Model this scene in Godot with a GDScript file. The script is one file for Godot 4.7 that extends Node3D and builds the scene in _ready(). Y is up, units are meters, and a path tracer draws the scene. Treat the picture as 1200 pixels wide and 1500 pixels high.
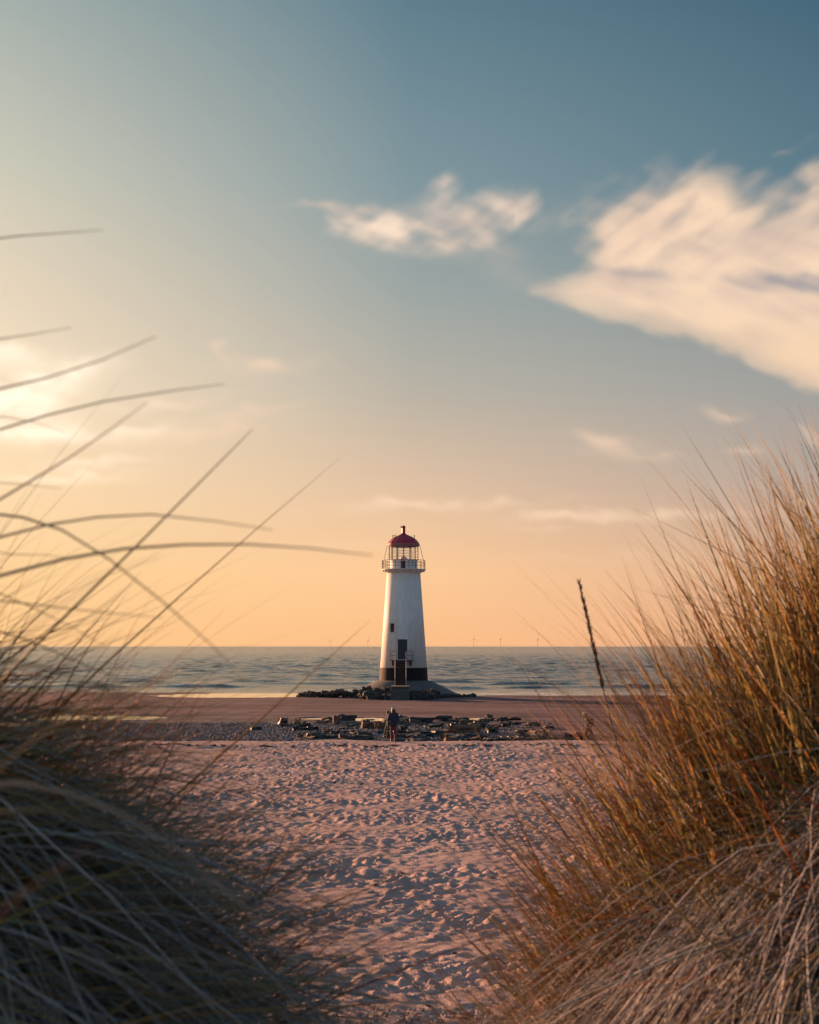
extends Node3D
# A lighthouse on a beach at sunset, seen between two grassy dune hummocks.
# Metres, y up; the camera stands at x 0, z 0 on a dune and looks towards -z. Dry sand lies at y 0, the sea at SEA.

const EYE := 4.9
const SEA := -1.15
const SUN_AZIMUTH := -46.0   # degrees left of the view
const SUN_HEIGHT := 7.5
const TOWER := Vector3(-0.70, 1.0, -169.0)

var rng := RandomNumberGenerator.new()
var dimple := FastNoiseLite.new()
var dimple2 := FastNoiseLite.new()
var soft := FastNoiseLite.new()
var fine := FastNoiseLite.new()
var used := {}
var pools := []          # x, z, radius x, radius z, water level
var mats := {}


# ------------------------------------------------------------------ mesh helpers
class Mesher:
	var v := PackedVector3Array()
	var n := PackedVector3Array()
	var c := PackedColorArray()
	var i := PackedInt32Array()
	var tint := Color(1, 1, 1)

	func vert(p: Vector3, normal: Vector3) -> int:
		v.append(p)
		n.append(normal)
		c.append(tint)
		return v.size() - 1

	func tri(a: int, b: int, d: int, out: Vector3) -> void:
		if (v[d] - v[a]).cross(v[b] - v[a]).dot(out) < 0.0:
			i.append_array(PackedInt32Array([a, d, b]))
		else:
			i.append_array(PackedInt32Array([a, b, d]))

	func face(pts: Array, out: Vector3) -> void:      # a flat convex face
		var m: Vector3 = (pts[2] - pts[0]).cross(pts[1] - pts[0]).normalized()
		if m.dot(out) < 0.0:
			m = -m
		var f := []
		for p in pts:
			f.append(vert(p, m))
		for k in range(1, pts.size() - 1):
			tri(f[0], f[k], f[k + 1], m)

	func box(at: Vector3, size: Vector3, b := Basis(), bevel := 0.0) -> void:
		var h := size / 2.0
		var e := minf(bevel, minf(h.x, minf(h.y, h.z)) * 0.9)
		for axis in 3:
			var u := (axis + 1) % 3
			var w := (axis + 2) % 3
			for s in [-1.0, 1.0]:
				var pts := []
				for q in [[-1, -1], [1, -1], [1, 1], [-1, 1]]:
					var p := Vector3()
					p[axis] = s * h[axis]
					p[u] = q[0] * (h[u] - e)
					p[w] = q[1] * (h[w] - e)
					pts.append(at + b * p)
				var o := Vector3()
				o[axis] = s
				face(pts, b * o)
				if e > 0.0:
					for s2 in [-1.0, 1.0]:
						var pe := []
						for q in [-1.0, 1.0]:
							var p1 := Vector3()
							p1[axis] = s * h[axis]
							p1[u] = s2 * (h[u] - e)
							p1[w] = q * (h[w] - e)
							var p2 := Vector3()
							p2[axis] = s * (h[axis] - e)
							p2[u] = s2 * h[u]
							p2[w] = q * (h[w] - e)
							pe.append(p1)
							pe.append(p2)
						var oe := Vector3()
						oe[axis] = s
						oe[u] = s2
						face([at + b * pe[0], at + b * pe[1], at + b * pe[3], at + b * pe[2]], b * oe)
		if e > 0.0:
			for sx in [-1.0, 1.0]:
				for sy in [-1.0, 1.0]:
					for sz in [-1.0, 1.0]:
						var s3 := Vector3(sx, sy, sz)
						var q := Vector3(sx * (h.x - e), sy * (h.y - e), sz * (h.z - e))
						face([at + b * (q + Vector3(sx * e, 0, 0)), at + b * (q + Vector3(0, sy * e, 0)), at + b * (q + Vector3(0, 0, sz * e))], b * s3)

	func tube(pts: Array, radii: Array, sides := 6, caps := true) -> void:
		var first := v.size()
		var side := Vector3.ZERO
		for k in pts.size():
			var t: Vector3 = (pts[mini(k + 1, pts.size() - 1)] - pts[maxi(k - 1, 0)]).normalized()
			if side == Vector3.ZERO:
				side = t.cross(Vector3.RIGHT if absf(t.x) < 0.8 else Vector3.UP).normalized()
			side = (side - t * side.dot(t)).normalized()
			var up := t.cross(side)
			for j in sides:
				var a := TAU * j / sides
				var o := side * cos(a) + up * sin(a)
				vert(pts[k] + o * radii[k], o)
		for k in pts.size() - 1:
			for j in sides:
				var a := first + k * sides + j
				var b := first + k * sides + (j + 1) % sides
				i.append_array(PackedInt32Array([a, a + sides, b, b, a + sides, b + sides]))
		if caps:
			for end in 2:
				var k := 0 if end == 0 else pts.size() - 1
				var out: Vector3 = (pts[0] - pts[1]) if end == 0 else (pts[-1] - pts[-2])
				var ring := []
				for j in sides:
					ring.append(v[first + k * sides + j])
				face(ring, out)

	func lathe(profile: Array, segs: int, at := Vector3.ZERO, flat := false, turn := 0.0) -> void:   # profile: Vector2(radius, height), bottom to top, outside
		for k in profile.size() - 1:
			var p: Vector2 = profile[k]
			var q: Vector2 = profile[k + 1]
			var slope := Vector2(q.y - p.y, p.x - q.x).normalized()
			var first := v.size()
			for j in segs + 1:
				var a := turn + TAU * j / segs
				var d := Vector3(cos(a), 0, sin(a))
				if flat:
					if j < segs:
						var a2 := turn + TAU * (j + 1) / segs
						var d2 := Vector3(cos(a2), 0, sin(a2))
						var out := (d + d2) * slope.x * 0.5 + Vector3.UP * slope.y
						var pts := [at + d * p.x + Vector3.UP * p.y, at + d2 * p.x + Vector3.UP * p.y]
						if q.x > 0.0005:
							pts.append(at + d2 * q.x + Vector3.UP * q.y)
						pts.append(at + d * q.x + Vector3.UP * q.y)
						if p.x < 0.0005:
							pts.remove_at(1)
						face(pts, out)
					continue
				var nn := (d * slope.x + Vector3.UP * slope.y).normalized()
				vert(at + d * p.x + Vector3.UP * p.y, nn)
				vert(at + d * q.x + Vector3.UP * q.y, nn)
				if j > 0:
					var b := first + 2 * j
					tri(b - 2, b - 1, b, nn)
					tri(b, b - 1, b + 1, nn)

	func mesh() -> ArrayMesh:
		var a := []
		a.resize(Mesh.ARRAY_MAX)
		a[Mesh.ARRAY_VERTEX] = v
		a[Mesh.ARRAY_NORMAL] = n
		a[Mesh.ARRAY_COLOR] = c
		a[Mesh.ARRAY_INDEX] = i
		var m := ArrayMesh.new()
		m.add_surface_from_arrays(Mesh.PRIMITIVE_TRIANGLES, a)
		return m


class Blades:        # many thin tapering three-sided blades in one mesh
	var v := PackedVector3Array()
	var n := PackedVector3Array()
	var c := PackedColorArray()
	var i := PackedInt32Array()

	func blade(root: Vector3, d: Vector3, length: float, bend: Vector3, r: float, base: Color, tip: Color, segs := 6) -> void:
		var side := d.cross(bend)
		if side.length_squared() < 1e-8:
			side = d.cross(Vector3(0.3, 0.2, 0.9))
		side = side.normalized()
		var first := v.size()
		for k in segs + 1:
			var t := float(k) / segs
			var p := root + (d * t + bend * (t * t)) * length
			var along := (d + bend * (2.0 * t)).normalized()
			var b := along.cross(side)
			var rr := r * (1.0 - 0.93 * t * t)
			var col := base.lerp(tip, t)
			var o1 := b * 0.42 - side * 0.15
			var o2 := -side
			v.append(p + side * rr)
			v.append(p + o1 * rr)
			v.append(p + o2 * rr)
			n.append(side)
			n.append(o1)
			n.append(o2)
			c.append(col)
			c.append(col)
			c.append(col)
		for k in segs:
			var a := first + k * 3
			i.append_array(PackedInt32Array([a, a + 3, a + 1, a + 1, a + 3, a + 4, a + 1, a + 4, a + 2, a + 2, a + 4, a + 5, a + 2, a + 5, a, a, a + 5, a + 3]))

	func mesh() -> ArrayMesh:
		var a := []
		a.resize(Mesh.ARRAY_MAX)
		a[Mesh.ARRAY_VERTEX] = v
		a[Mesh.ARRAY_NORMAL] = n
		a[Mesh.ARRAY_COLOR] = c
		a[Mesh.ARRAY_INDEX] = i
		var m := ArrayMesh.new()
		m.add_surface_from_arrays(Mesh.PRIMITIVE_TRIANGLES, a)
		return m


func smooth_body(bones: Array, cell: float, blend := 0.03) -> ArrayMesh:
	# bones: [from, to, radius, radius]; a smooth union of tapered capsules, meshed as surface nets
	var lo := Vector3(1e9, 1e9, 1e9)
	var hi := -lo
	for b in bones:
		for e in 2:
			var r: float = b[2 + e] + blend + 2.0 * cell
			lo = lo.min(b[e] - Vector3.ONE * r)
			hi = hi.max(b[e] + Vector3.ONE * r)
	var dim := Vector3i(((hi - lo) / cell).ceil()) + Vector3i.ONE
	var f := PackedFloat32Array()
	f.resize(dim.x * dim.y * dim.z)
	f.fill(1.0)
	var sx := 1
	var sy := dim.x
	var sz := dim.x * dim.y
	for b in bones:
		var a: Vector3 = b[0]
		var ab: Vector3 = b[1] - a
		var len2 := maxf(ab.length_squared(), 1e-9)
		var reach: float = maxf(b[2], b[3]) + blend + 2.0 * cell
		var l := Vector3i(((a.min(b[1]) - Vector3.ONE * reach - lo) / cell).floor()).max(Vector3i.ZERO)
		var h := Vector3i(((a.max(b[1]) + Vector3.ONE * reach - lo) / cell).ceil()).min(dim - Vector3i.ONE)
		for z in range(l.z, h.z + 1):
			for y in range(l.y, h.y + 1):
				for x in range(l.x, h.x + 1):
					var p := lo + Vector3(x, y, z) * cell - a
					var t := clampf(p.dot(ab) / len2, 0.0, 1.0)
					var d: float = (p - ab * t).length() - lerpf(b[2], b[3], t)
					var at := x + y * sy + z * sz
					var w := maxf(blend - absf(f[at] - d), 0.0) / blend
					f[at] = minf(f[at], d) - w * w * blend * 0.25
	var m := Mesher.new()
	var own := {}
	for z in dim.z - 1:
		for y in dim.y - 1:
			for x in dim.x - 1:
				var at := x + y * sy + z * sz
				var inside := 0
				for k in 8:
					if f[at + (k & 1) + ((k >> 1) & 1) * sy + (k >> 2) * sz] < 0.0:
						inside += 1
				if inside == 0 or inside == 8:
					continue
				var sum := Vector3.ZERO
				var count := 0
				for k in 8:
					for bit in [1, 2, 4]:
						if k & bit:
							continue
						var k2: int = k | bit
						var f1 := f[at + (k & 1) + ((k >> 1) & 1) * sy + (k >> 2) * sz]
						var f2 := f[at + (k2 & 1) + ((k2 >> 1) & 1) * sy + (k2 >> 2) * sz]
						if (f1 < 0.0) != (f2 < 0.0):
							var p1 := Vector3(k & 1, (k >> 1) & 1, k >> 2)
							var p2 := Vector3(k2 & 1, (k2 >> 1) & 1, k2 >> 2)
							sum += p1.lerp(p2, f1 / (f1 - f2))
							count += 1
				var g := Vector3(f[at + sx] - f[at], f[at + sy] - f[at], f[at + sz] - f[at])
				own[at] = m.vert(lo + (Vector3(x, y, z) + sum / count) * cell, g.normalized())
	for at in own:
		for axis in 3:
			var step: int = [sx, sy, sz][axis]
			if (f[at] < 0.0) == (f[at + step] < 0.0):
				continue
			var s1: int = [sy, sz, sx][axis]
			var s2: int = [sz, sx, sy][axis]
			if own.has(at - s1) and own.has(at - s2) and own.has(at - s1 - s2):
				var out := Vector3()
				out[axis] = 1.0 if f[at] < 0.0 else -1.0
				m.tri(own[at], own[at - s1], own[at - s1 - s2], out)
				m.tri(own[at], own[at - s1 - s2], own[at - s2], out)
	return m.mesh()


# ------------------------------------------------------------------ naming helpers
func numbered(called: String) -> String:
	used[called] = used.get(called, -1) + 1
	return called if used[called] == 0 else "%s_%03d" % [called, used[called]]


func meta(o: Node, label: String, category := "", group := "", kind := "") -> Node:
	o.set_meta("label", label)
	if category:
		o.set_meta("category", category)
	if group:
		o.set_meta("group", group)
	if kind:
		o.set_meta("kind", kind)
	return o


func thing(called: String, label: String, category: String, at := Vector3.ZERO, turn := 0.0, group := "") -> Node3D:
	var o := Node3D.new()
	o.name = numbered(called)
	add_child(o)
	o.position = at
	o.rotation.y = turn
	meta(o, label, category, group)
	return o


func obj(called: String, mesh: Mesh, material: Material, parent: Node = self) -> MeshInstance3D:
	var o := MeshInstance3D.new()
	o.name = numbered(called) if parent == self else called
	o.mesh = mesh
	o.material_override = material
	parent.add_child(o, true)
	return o


func lin(r: float, g: float, b: float) -> Color:      # a real-world base colour as albedo_color wants it
	return Color(r, g, b).linear_to_srgb()


func paint(key: String, color: Color, rough := 0.8, metal := 0.0) -> StandardMaterial3D:
	if mats.has(key):
		return mats[key]
	var m := StandardMaterial3D.new()
	m.resource_name = key
	m.albedo_color = color
	m.roughness = rough
	m.metallic = metal
	mats[key] = m
	return m


func noise_texture(frequency: float, low: Color, high: Color, octaves := 4, seed_ := 1, size := 512, kind := FastNoiseLite.TYPE_SIMPLEX_SMOOTH) -> NoiseTexture2D:
	var t := NoiseTexture2D.new()
	t.width = size
	t.height = size
	t.seamless = true
	var f := FastNoiseLite.new()
	f.noise_type = kind
	f.frequency = frequency
	f.fractal_octaves = octaves
	f.seed = seed_
	t.noise = f
	var g := Gradient.new()
	g.set_color(0, low)
	g.set_color(1, high)
	t.color_ramp = g
	return t


func normal_texture(frequency: float, strength: float, octaves := 4, seed_ := 1, size := 512) -> NoiseTexture2D:
	var t := NoiseTexture2D.new()
	t.width = size
	t.height = size
	t.seamless = true
	var f := FastNoiseLite.new()
	f.noise_type = FastNoiseLite.TYPE_SIMPLEX_SMOOTH
	f.frequency = frequency
	f.fractal_octaves = octaves
	f.seed = seed_
	t.noise = f
	t.as_normal_map = true
	t.bump_strength = strength
	return t


func mottled(key: String, color: Color, rough: float, per_metre: float, low := 0.75, frequency := 0.012) -> StandardMaterial3D:
	if mats.has(key):
		return mats[key]
	var m := paint(key, color, rough)
	m.albedo_texture = noise_texture(frequency, Color(low, low, low), Color(1, 1, 1), 5, key.hash() % 1000, 256)
	m.uv1_triplanar = true
	m.uv1_world_triplanar = true
	m.uv1_scale = Vector3.ONE * per_metre
	return m


# ------------------------------------------------------------------ the shape of the land
func bump(x: float, z: float, cx: float, cz: float, sx: float, sz: float) -> float:
	return exp(-0.5 * (((x - cx) / sx) ** 2 + ((z - cz) / sz) ** 2))


func knoll(x: float, z: float, cx: float, cz: float, sx: float, sz: float) -> float:     # flat-topped, steep-sided
	return exp(-(((x - cx) / sx) ** 4) - (((z - cz) / sz) ** 4))


func ground(x: float, z: float) -> float:
	var d := -z
	var y := 0.0
	# dune ridge under the camera with a hummock on each side of the gap
	if d < 13.0:
		var edge := 3.6 + 0.5 * soft.get_noise_2d(x * 9.0, 31.0)
		y = 3.5 * (1.0 - smoothstep(edge, edge + 7.6, d))
		y += 1.16 * knoll(x, z, 1.52, -3.05, 1.25, 1.10)
		y += 1.17 * knoll(x, z, -1.04, -1.70, 0.86, 0.92)
		y += 1.00 * bump(x, z, 3.3, -3.4, 1.1, 1.2) + 0.95 * bump(x, z, -3.1, -2.9, 1.2, 1.3)
		y += 0.5 * bump(x, z, -6.0, -4.0, 1.8, 1.6) + 0.6 * bump(x, z, 6.6, -4.4, 1.8, 1.6)
		y += 0.05 * soft.get_noise_2d(x * 30.0, z * 30.0)
	# beach profile
	if d > 60.0:
		y += 0.10 * smoothstep(66.0, 71.5, d + soft.get_noise_2d(x * 3.0, 7.0) * 1.2)
		y -= 0.42 * smoothstep(72.4, 74.6, d + soft.get_noise_2d(x * 3.0, 7.0) * 1.2)
		y -= 0.68 * smoothstep(74.0, 160.0, d)
		y -= 0.30 * smoothstep(165.0, 186.0, d + 14.0 * smoothstep(-14.0, -30.0, x) * -1.0 + soft.get_noise_2d(x * 0.6, 3.0) * 4.0)
		y -= 3.2 * smoothstep(190.0, 330.0, d)
	# gentle swells of the sand and the trampled surface
	if d > 9.0:
		var dry := smoothstep(9.0, 14.0, d) * (1.0 - 0.88 * smoothstep(68.0, 74.0, d))
		y += (0.10 * dry + 0.03) * soft.get_noise_2d(x * 2.0, z * 2.0) * (1.0 - smoothstep(140.0, 175.0, d))
		if dry > 0.02 and d < 130.0 and absf(x) < 60.0:
			var wx := x + 0.16 * fine.get_noise_2d(x * 1.1, z * 1.1)
			var wz := z + 0.16 * fine.get_noise_2d(x * 1.1 + 40.0, z * 1.1)
			var a := dimple.get_noise_2d(wx, wz) + 1.0
			var b := dimple2.get_noise_2d(wx + 13.0, wz) + 1.0
			var deep := clampf(0.9 + 1.5 * soft.get_noise_2d(x * 6.0, z * 6.0 + 90.0), 0.25, 1.7)
			var mix := smoothstep(-0.35, 0.35, soft.get_noise_2d(x * 5.0 + 200.0, z * 5.0))
			y += dry * deep * (lerpf(0.075, 0.125, mix) * a * a + lerpf(0.085, 0.055, mix) * b * b - 0.055)
			y += dry * 0.028 * fine.get_noise_2d(x * 1.9, z * 2.4)
	if d > 76.0 and d < 185.0:
		var bars := soft.get_noise_2d(x * 1.0, z * 3.6 + 500.0)
		y += 0.045 * bars * smoothstep(76.0, 92.0, d) * (1.0 - smoothstep(150.0, 176.0, d))
	for p in pools:
		var q: float = ((x - p[0]) / p[2]) ** 2 + ((z - p[1]) / p[3]) ** 2
		if q < 4.0:
			var w := 1.0 - smoothstep(0.55, 1.6, q + 0.5 * soft.get_noise_2d(x * 12.0, z * 12.0))
			y = lerpf(y, minf(y, p[4] - 0.10), w)
	return y


func sand_color(x: float, z: float, y: float) -> Color:
	var d := -z
	var dry := Color(0.60, 0.425, 0.395)
	var damp := Color(0.205, 0.138, 0.155)
	var stony := Color(0.150, 0.135, 0.155)
	var t := smoothstep(72.6, 76.0, d + 2.0 * soft.get_noise_2d(x * 4.0, z * 4.0))
	var col := dry.lerp(damp, t)
	# pebbly ground left of the slabs and between them
	var p := smoothstep(74.5, 76.5, d) * (1.0 - smoothstep(96.0, 112.0, d + 0.5 * x)) * (1.0 - smoothstep(2.0, 9.0, x))
	col = col.lerp(stony, clampf(p * (0.75 + 0.5 * soft.get_noise_2d(x * 5.0, z * 5.0)), 0.0, 1.0))
	var streak := soft.get_noise_2d(x * 0.9, z * 2.6 + 120.0) + 0.5 * soft.get_noise_2d(x * 3.0, z * 7.0)
	col = col.lerp(col * 0.62, t * smoothstep(0.0, 0.5, streak))
	col = col.lerp(col * 1.35, t * smoothstep(0.05, 0.5, -streak))
	# wet sand close to the water
	col = col.lerp(Color(0.16, 0.11, 0.115), 0.75 * smoothstep(SEA + 0.22, SEA + 0.02, y))
	var g := 1.0 + 0.16 * soft.get_noise_2d(x * 6.0, z * 6.0) + 0.10 * fine.get_noise_2d(x * 2.0, z * 2.0)
	return Color(col.r * g, col.g * g, col.b * g)


# ------------------------------------------------------------------ sky
func stop(list: Array, at: float) -> Color:            # list of [position, linear Color], smooth in between
	if at <= list[0][0]:
		return list[0][1]
	for k in range(1, list.size()):
		if at <= list[k][0]:
			var t: float = (at - list[k - 1][0]) / (list[k][0] - list[k - 1][0])
			return list[k - 1][1].lerp(list[k][1], t)
	return list[-1][1]


func column(values: Array) -> Array:                    # sRGB 0..255 by elevation
	var heights := [0.0, 3.0, 6.5, 10.0, 14.0, 18.0, 24.4, 45.0, 90.0]
	var out := []
	for k in heights.size():
		var c := Color(values[k][0] / 255.0, values[k][1] / 255.0, values[k][2] / 255.0).srgb_to_linear()
		out.append([heights[k], c])
	return out


func in_polygon(p: Vector2, poly: PackedVector2Array) -> float:    # signed distance, positive inside
	var best := 1e9
	for k in poly.size():
		var q := Geometry2D.get_closest_point_to_segment(p, poly[k], poly[(k + 1) % poly.size()])
		best = minf(best, p.distance_squared_to(q))
	return sqrt(best) * (1.0 if Geometry2D.is_point_in_polygon(p, poly) else -1.0)


func make_sky() -> Image:
	var sides := [
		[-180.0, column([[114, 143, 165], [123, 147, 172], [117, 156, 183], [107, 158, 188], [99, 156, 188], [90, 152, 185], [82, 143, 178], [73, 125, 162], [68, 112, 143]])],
		[-100.0, column([[225, 170, 130], [230, 178, 140], [215, 182, 155], [195, 180, 165], [175, 175, 168], [155, 165, 166], [135, 152, 158], [92, 120, 138], [68, 112, 143]])],
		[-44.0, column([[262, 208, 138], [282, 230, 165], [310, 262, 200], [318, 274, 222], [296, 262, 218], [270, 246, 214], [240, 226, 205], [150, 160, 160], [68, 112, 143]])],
		[-16.0, column([[255, 202, 140], [256, 212, 154], [255, 222, 178], [250, 226, 194], [230, 213, 188], [204, 201, 184], [160, 173, 170], [98, 125, 140], [68, 112, 143]])],
		[0.0, column([[252, 191, 136], [254, 203, 152], [224, 193, 164], [188, 180, 166], [158, 167, 164], [130, 152, 159], [96, 127, 142], [80, 110, 132], [68, 112, 143]])],
		[16.0, column([[240, 178, 138], [222, 178, 146], [186, 168, 155], [160, 160, 157], [128, 145, 150], [94, 124, 139], [67, 101, 121], [68, 100, 124], [68, 112, 143]])],
		[60.0, column([[214, 165, 142], [210, 170, 150], [182, 162, 155], [150, 152, 155], [122, 138, 148], [98, 124, 141], [80, 111, 133], [70, 102, 127], [68, 112, 143]])],
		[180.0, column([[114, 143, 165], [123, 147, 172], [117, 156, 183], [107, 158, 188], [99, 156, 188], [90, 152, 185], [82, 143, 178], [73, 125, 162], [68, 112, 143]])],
	]
	var wisp := FastNoiseLite.new()
	wisp.noise_type = FastNoiseLite.TYPE_SIMPLEX_SMOOTH
	wisp.frequency = 1.0
	wisp.fractal_octaves = 4
	wisp.fractal_gain = 0.42
	wisp.seed = 5
	var calm := FastNoiseLite.new()
	calm.noise_type = FastNoiseLite.TYPE_SIMPLEX_SMOOTH
	calm.frequency = 1.0
	calm.fractal_octaves = 3
	calm.fractal_gain = 0.42
	calm.seed = 15
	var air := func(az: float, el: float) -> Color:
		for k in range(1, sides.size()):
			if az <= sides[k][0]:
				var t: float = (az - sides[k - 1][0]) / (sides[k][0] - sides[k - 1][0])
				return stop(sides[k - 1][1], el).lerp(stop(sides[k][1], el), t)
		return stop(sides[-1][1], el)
	var w := 1024
	var h := 512
	var low := Image.create(w, h, false, Image.FORMAT_RGBF)
	for y in h:
		var el := 90.0 - (y + 0.5) / h * 180.0
		for x in w:
			var az := (x + 0.5) / w * 360.0 - 180.0
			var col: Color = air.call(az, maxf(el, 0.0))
			if el > 1.0 and el < 60.0 and absf(az) > 17.5:      # scattered wisps go on round the horizon
				var r := 1.0 / (sin(deg_to_rad(el)) + 0.12)
				var p := Vector2(sin(deg_to_rad(az)), cos(deg_to_rad(az))) * r
				var q := wisp.get_noise_2d(p.x * 0.9, p.y * 0.5) + 0.35 * wisp.get_noise_2d(p.x * 3.0 + 9.0, p.y * 1.6)
				var a := smoothstep(0.22, 0.62, q) * 0.75 * smoothstep(1.0, 6.0, el) * (1.0 - smoothstep(40.0, 60.0, el)) * smoothstep(17.5, 24.0, absf(az))
				col = col.lerp(col.lerp(Color(0.92, 0.70, 0.52), 0.75), a)
			low.set_pixel(x, y, col)
	var big_w := 4096
	var big_h := 2048
	low.resize(big_w, big_h, Image.INTERPOLATE_CUBIC)
	# the clouds ahead; u to the right and v up are tangents of the angles from due -z at the horizon, in thousandths
	var anvil := PackedVector2Array([Vector2(84, 247), Vector2(112, 262), Vector2(124, 272), Vector2(120, 286), Vector2(128, 304), Vector2(150, 318), Vector2(178, 328), Vector2(206, 336), Vector2(228, 330), Vector2(248, 318), Vector2(262, 320), Vector2(276, 338), Vector2(340, 356), Vector2(420, 330), Vector2(430, 230), Vector2(360, 170), Vector2(288, 177), Vector2(240, 200), Vector2(200, 214), Vector2(164, 224), Vector2(124, 233)])
	var small := PackedVector2Array([Vector2(-52, 306), Vector2(-38, 302), Vector2(-14, 305), Vector2(6, 309), Vector2(22, 322), Vector2(27, 327), Vector2(28, 312), Vector2(44, 309), Vector2(58, 316), Vector2(80, 322), Vector2(89, 314), Vector2(88, 302), Vector2(72, 293), Vector2(52, 285), Vector2(20, 283), Vector2(-14, 284), Vector2(-38, 287), Vector2(-44, 296)])
	# soft streaks: centre u, v, half length, half height, rise per length, strength
	var streaks := [
		[-103.0, 197.5, 34.0, 7.0, 0.05, 0.55], [-130.0, 206.0, 12.0, 5.0, -0.45, 0.5], [-150.0, 150.0, 60.0, 7.0, 0.10, 0.42], [-120.0, 163.0, 45.0, 4.5, 0.12, 0.30], [-215.0, 130.0, 50.0, 5.0, 0.06, 0.40],
		[-272.0, 176.0, 40.0, 20.0, 0.10, 1.0], [-235.0, 192.0, 34.0, 10.0, 0.15, 0.50], [-285.0, 205.0, 26.0, 9.0, -0.1, 0.5], [-262.0, 150.0, 50.0, 9.0, 0.02, 0.6],
		[-200.0, 150.0, 60.0, 5.0, 0.05, 0.45], [-170.0, 170.0, 40.0, 5.0, 0.12, 0.40], [-245.0, 118.0, 60.0, 5.0, 0.03, 0.35],
		[20.0, 99.0, 82.0, 4.2, 0.03, 0.72], [110.0, 90.0, 66.0, 3.8, -0.03, 0.66], [190.0, 93.0, 74.0, 4.2, 0.02, 0.62], [85.0, 84.0, 26.0, 2.5, -0.12, 0.42], [270.0, 100.0, 50.0, 4.0, 0.0, 0.3],
		[140.0, 141.0, 30.0, 9.0, -0.15, 0.48], [170.0, 134.0, 20.0, 4.0, -0.08, 0.30], [222.0, 163.5, 15.0, 4.2, -0.12, 0.80], [237.0, 138.0, 14.0, 4.0, 0.10, 0.62], [283.0, 148.0, 9.0, 6.0, -0.5, 0.70], [261.0, 347.5, 6.0, 1.2, 0.1, 0.35],
		[-44.0, 308.0, 40.0, 3.4, -0.04, 0.34], [70.0, 262.0, 26.0, 14.0, -0.3, 0.10], [24.0, 280.0, 52.0, 9.0, -0.08, 0.30], [96.0, 300.0, 22.0, 12.0, 0.3, 0.10], [-40.0, 70.0, 90.0, 4.0, 0.02, 0.16], [130.0, 62.0, 90.0, 4.0, 0.0, 0.14],
	]
	for y in big_h / 2:
		var el := deg_to_rad(90.0 - (y + 0.5) / big_h * 180.0)
		if el > deg_to_rad(28.0):
			continue
		for x in big_w:
			var az := ((x + 0.5) / big_w * 360.0 - 180.0)
			if absf(az) > 23.5:
				continue
			az = deg_to_rad(az)
			var p := Vector2(tan(az), tan(el) / cos(az)) * 1000.0
			var col := low.get_pixel(x, y)
			# fibres drawn out along the wind: rising to the right high up, falling to the right lower down
			var w1 := calm.get_noise_2d(p.x * 0.012, p.y * 0.024)
			var rising := p.rotated(-0.62)
			var falling := p.rotated(0.36)
			var level := smoothstep(238.0, 300.0, p.y + 30.0 * w1) if p.x > 74.0 else 0.55
			var w2 := lerpf(wisp.get_noise_2d(falling.x * 0.012 + 50.0, falling.y * 0.055), wisp.get_noise_2d(rising.x * 0.014 + 90.0, rising.y * 0.050), level)
			var w3 := wisp.get_noise_2d(p.x * 0.022 + 20.0, p.y * 0.040 + p.x * 0.010)
			for s in streaks:
				var dx: float = (p.x - s[0]) / s[2]
				if absf(dx) > 1.74:
					continue
				var dy: float = (p.y - s[1] - s[4] * (p.x - s[0]) - 6.0 * w3 - 3.0 * w2) / s[3]
				var q := dx * dx + dy * dy
				if q < 3.0:
					var a: float = s[5] * exp(-1.6 * q) * clampf(0.75 + 0.8 * w2 + 0.6 * w3, 0.0, 1.4)
					var lit := Color(1.5, 1.25, 0.98).lerp(Color(1.0, 0.70, 0.50), smoothstep(-265.0, -120.0, p.x))
					col = col.lerp(lit, clampf(a, 0.0, 1.0))
			if p.x > 74.0 and p.y > 150.0:
				var high := smoothstep(240.0, 310.0, p.y)
				var warp := Vector2(8.0 * w1 + 4.0 * w3, 5.0 * w1 + 4.0 * w3) * lerpf(0.35, 1.0, high)
				var d := in_polygon(p + warp, anvil)
				var edge := 4.0 + 13.0 * high
				var a := smoothstep(-edge, edge * 1.25, d + (4.0 + 9.0 * high) * w3 + (4.0 + 12.0 * high) * w2)
				if a > 0.0:
					var body := clampf(0.70 + 0.50 * w1 + 0.55 * w2 + 0.2 * w3, 0.0, 1.0)
					# duskier folds between the upper lobe and the lower bank, and across the top right
					var fold := 0.95 * exp(-(((p.y - 262.0 + 7.0 * w3) / 6.0) ** 2) - (((p.x - 160.0) / 21.0) ** 2))
					fold = maxf(fold, 0.85 * exp(-(((p.y - 257.0 + 6.0 * w3 + 0.05 * (p.x - 250.0)) / 5.5) ** 2)) * smoothstep(205.0, 245.0, p.x + 10.0 * w3))
					fold = maxf(fold, 0.34 * exp(-(((p.y - 292.0 - 0.25 * (p.x - 250.0) + 8.0 * w3) / 15.0) ** 2)) * smoothstep(190.0, 262.0, p.x))
					fold = maxf(fold, 0.30 * exp(-(((p.y - 246.0) / 7.0) ** 2) - (((p.x - 96.0) / 14.0) ** 2)))
					var thick := smoothstep(-6.0, 22.0, d)
					var lit := Color(0.72, 0.53, 0.43).lerp(Color(0.99, 0.72, 0.51), body)
					lit = lit.lerp(Color(1.02, 0.71, 0.46), smoothstep(250.0, 195.0, p.y) * 0.75)
					lit = lit.lerp(Color(0.36, 0.33, 0.36), clampf(fold * (0.9 + 0.9 * w2), 0.0, 0.85))
					col = col.lerp(lit, a * lerpf(0.40, 0.97, thick) * clampf(0.95 + 0.5 * w2 * high, 0.4, 1.0))
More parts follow.
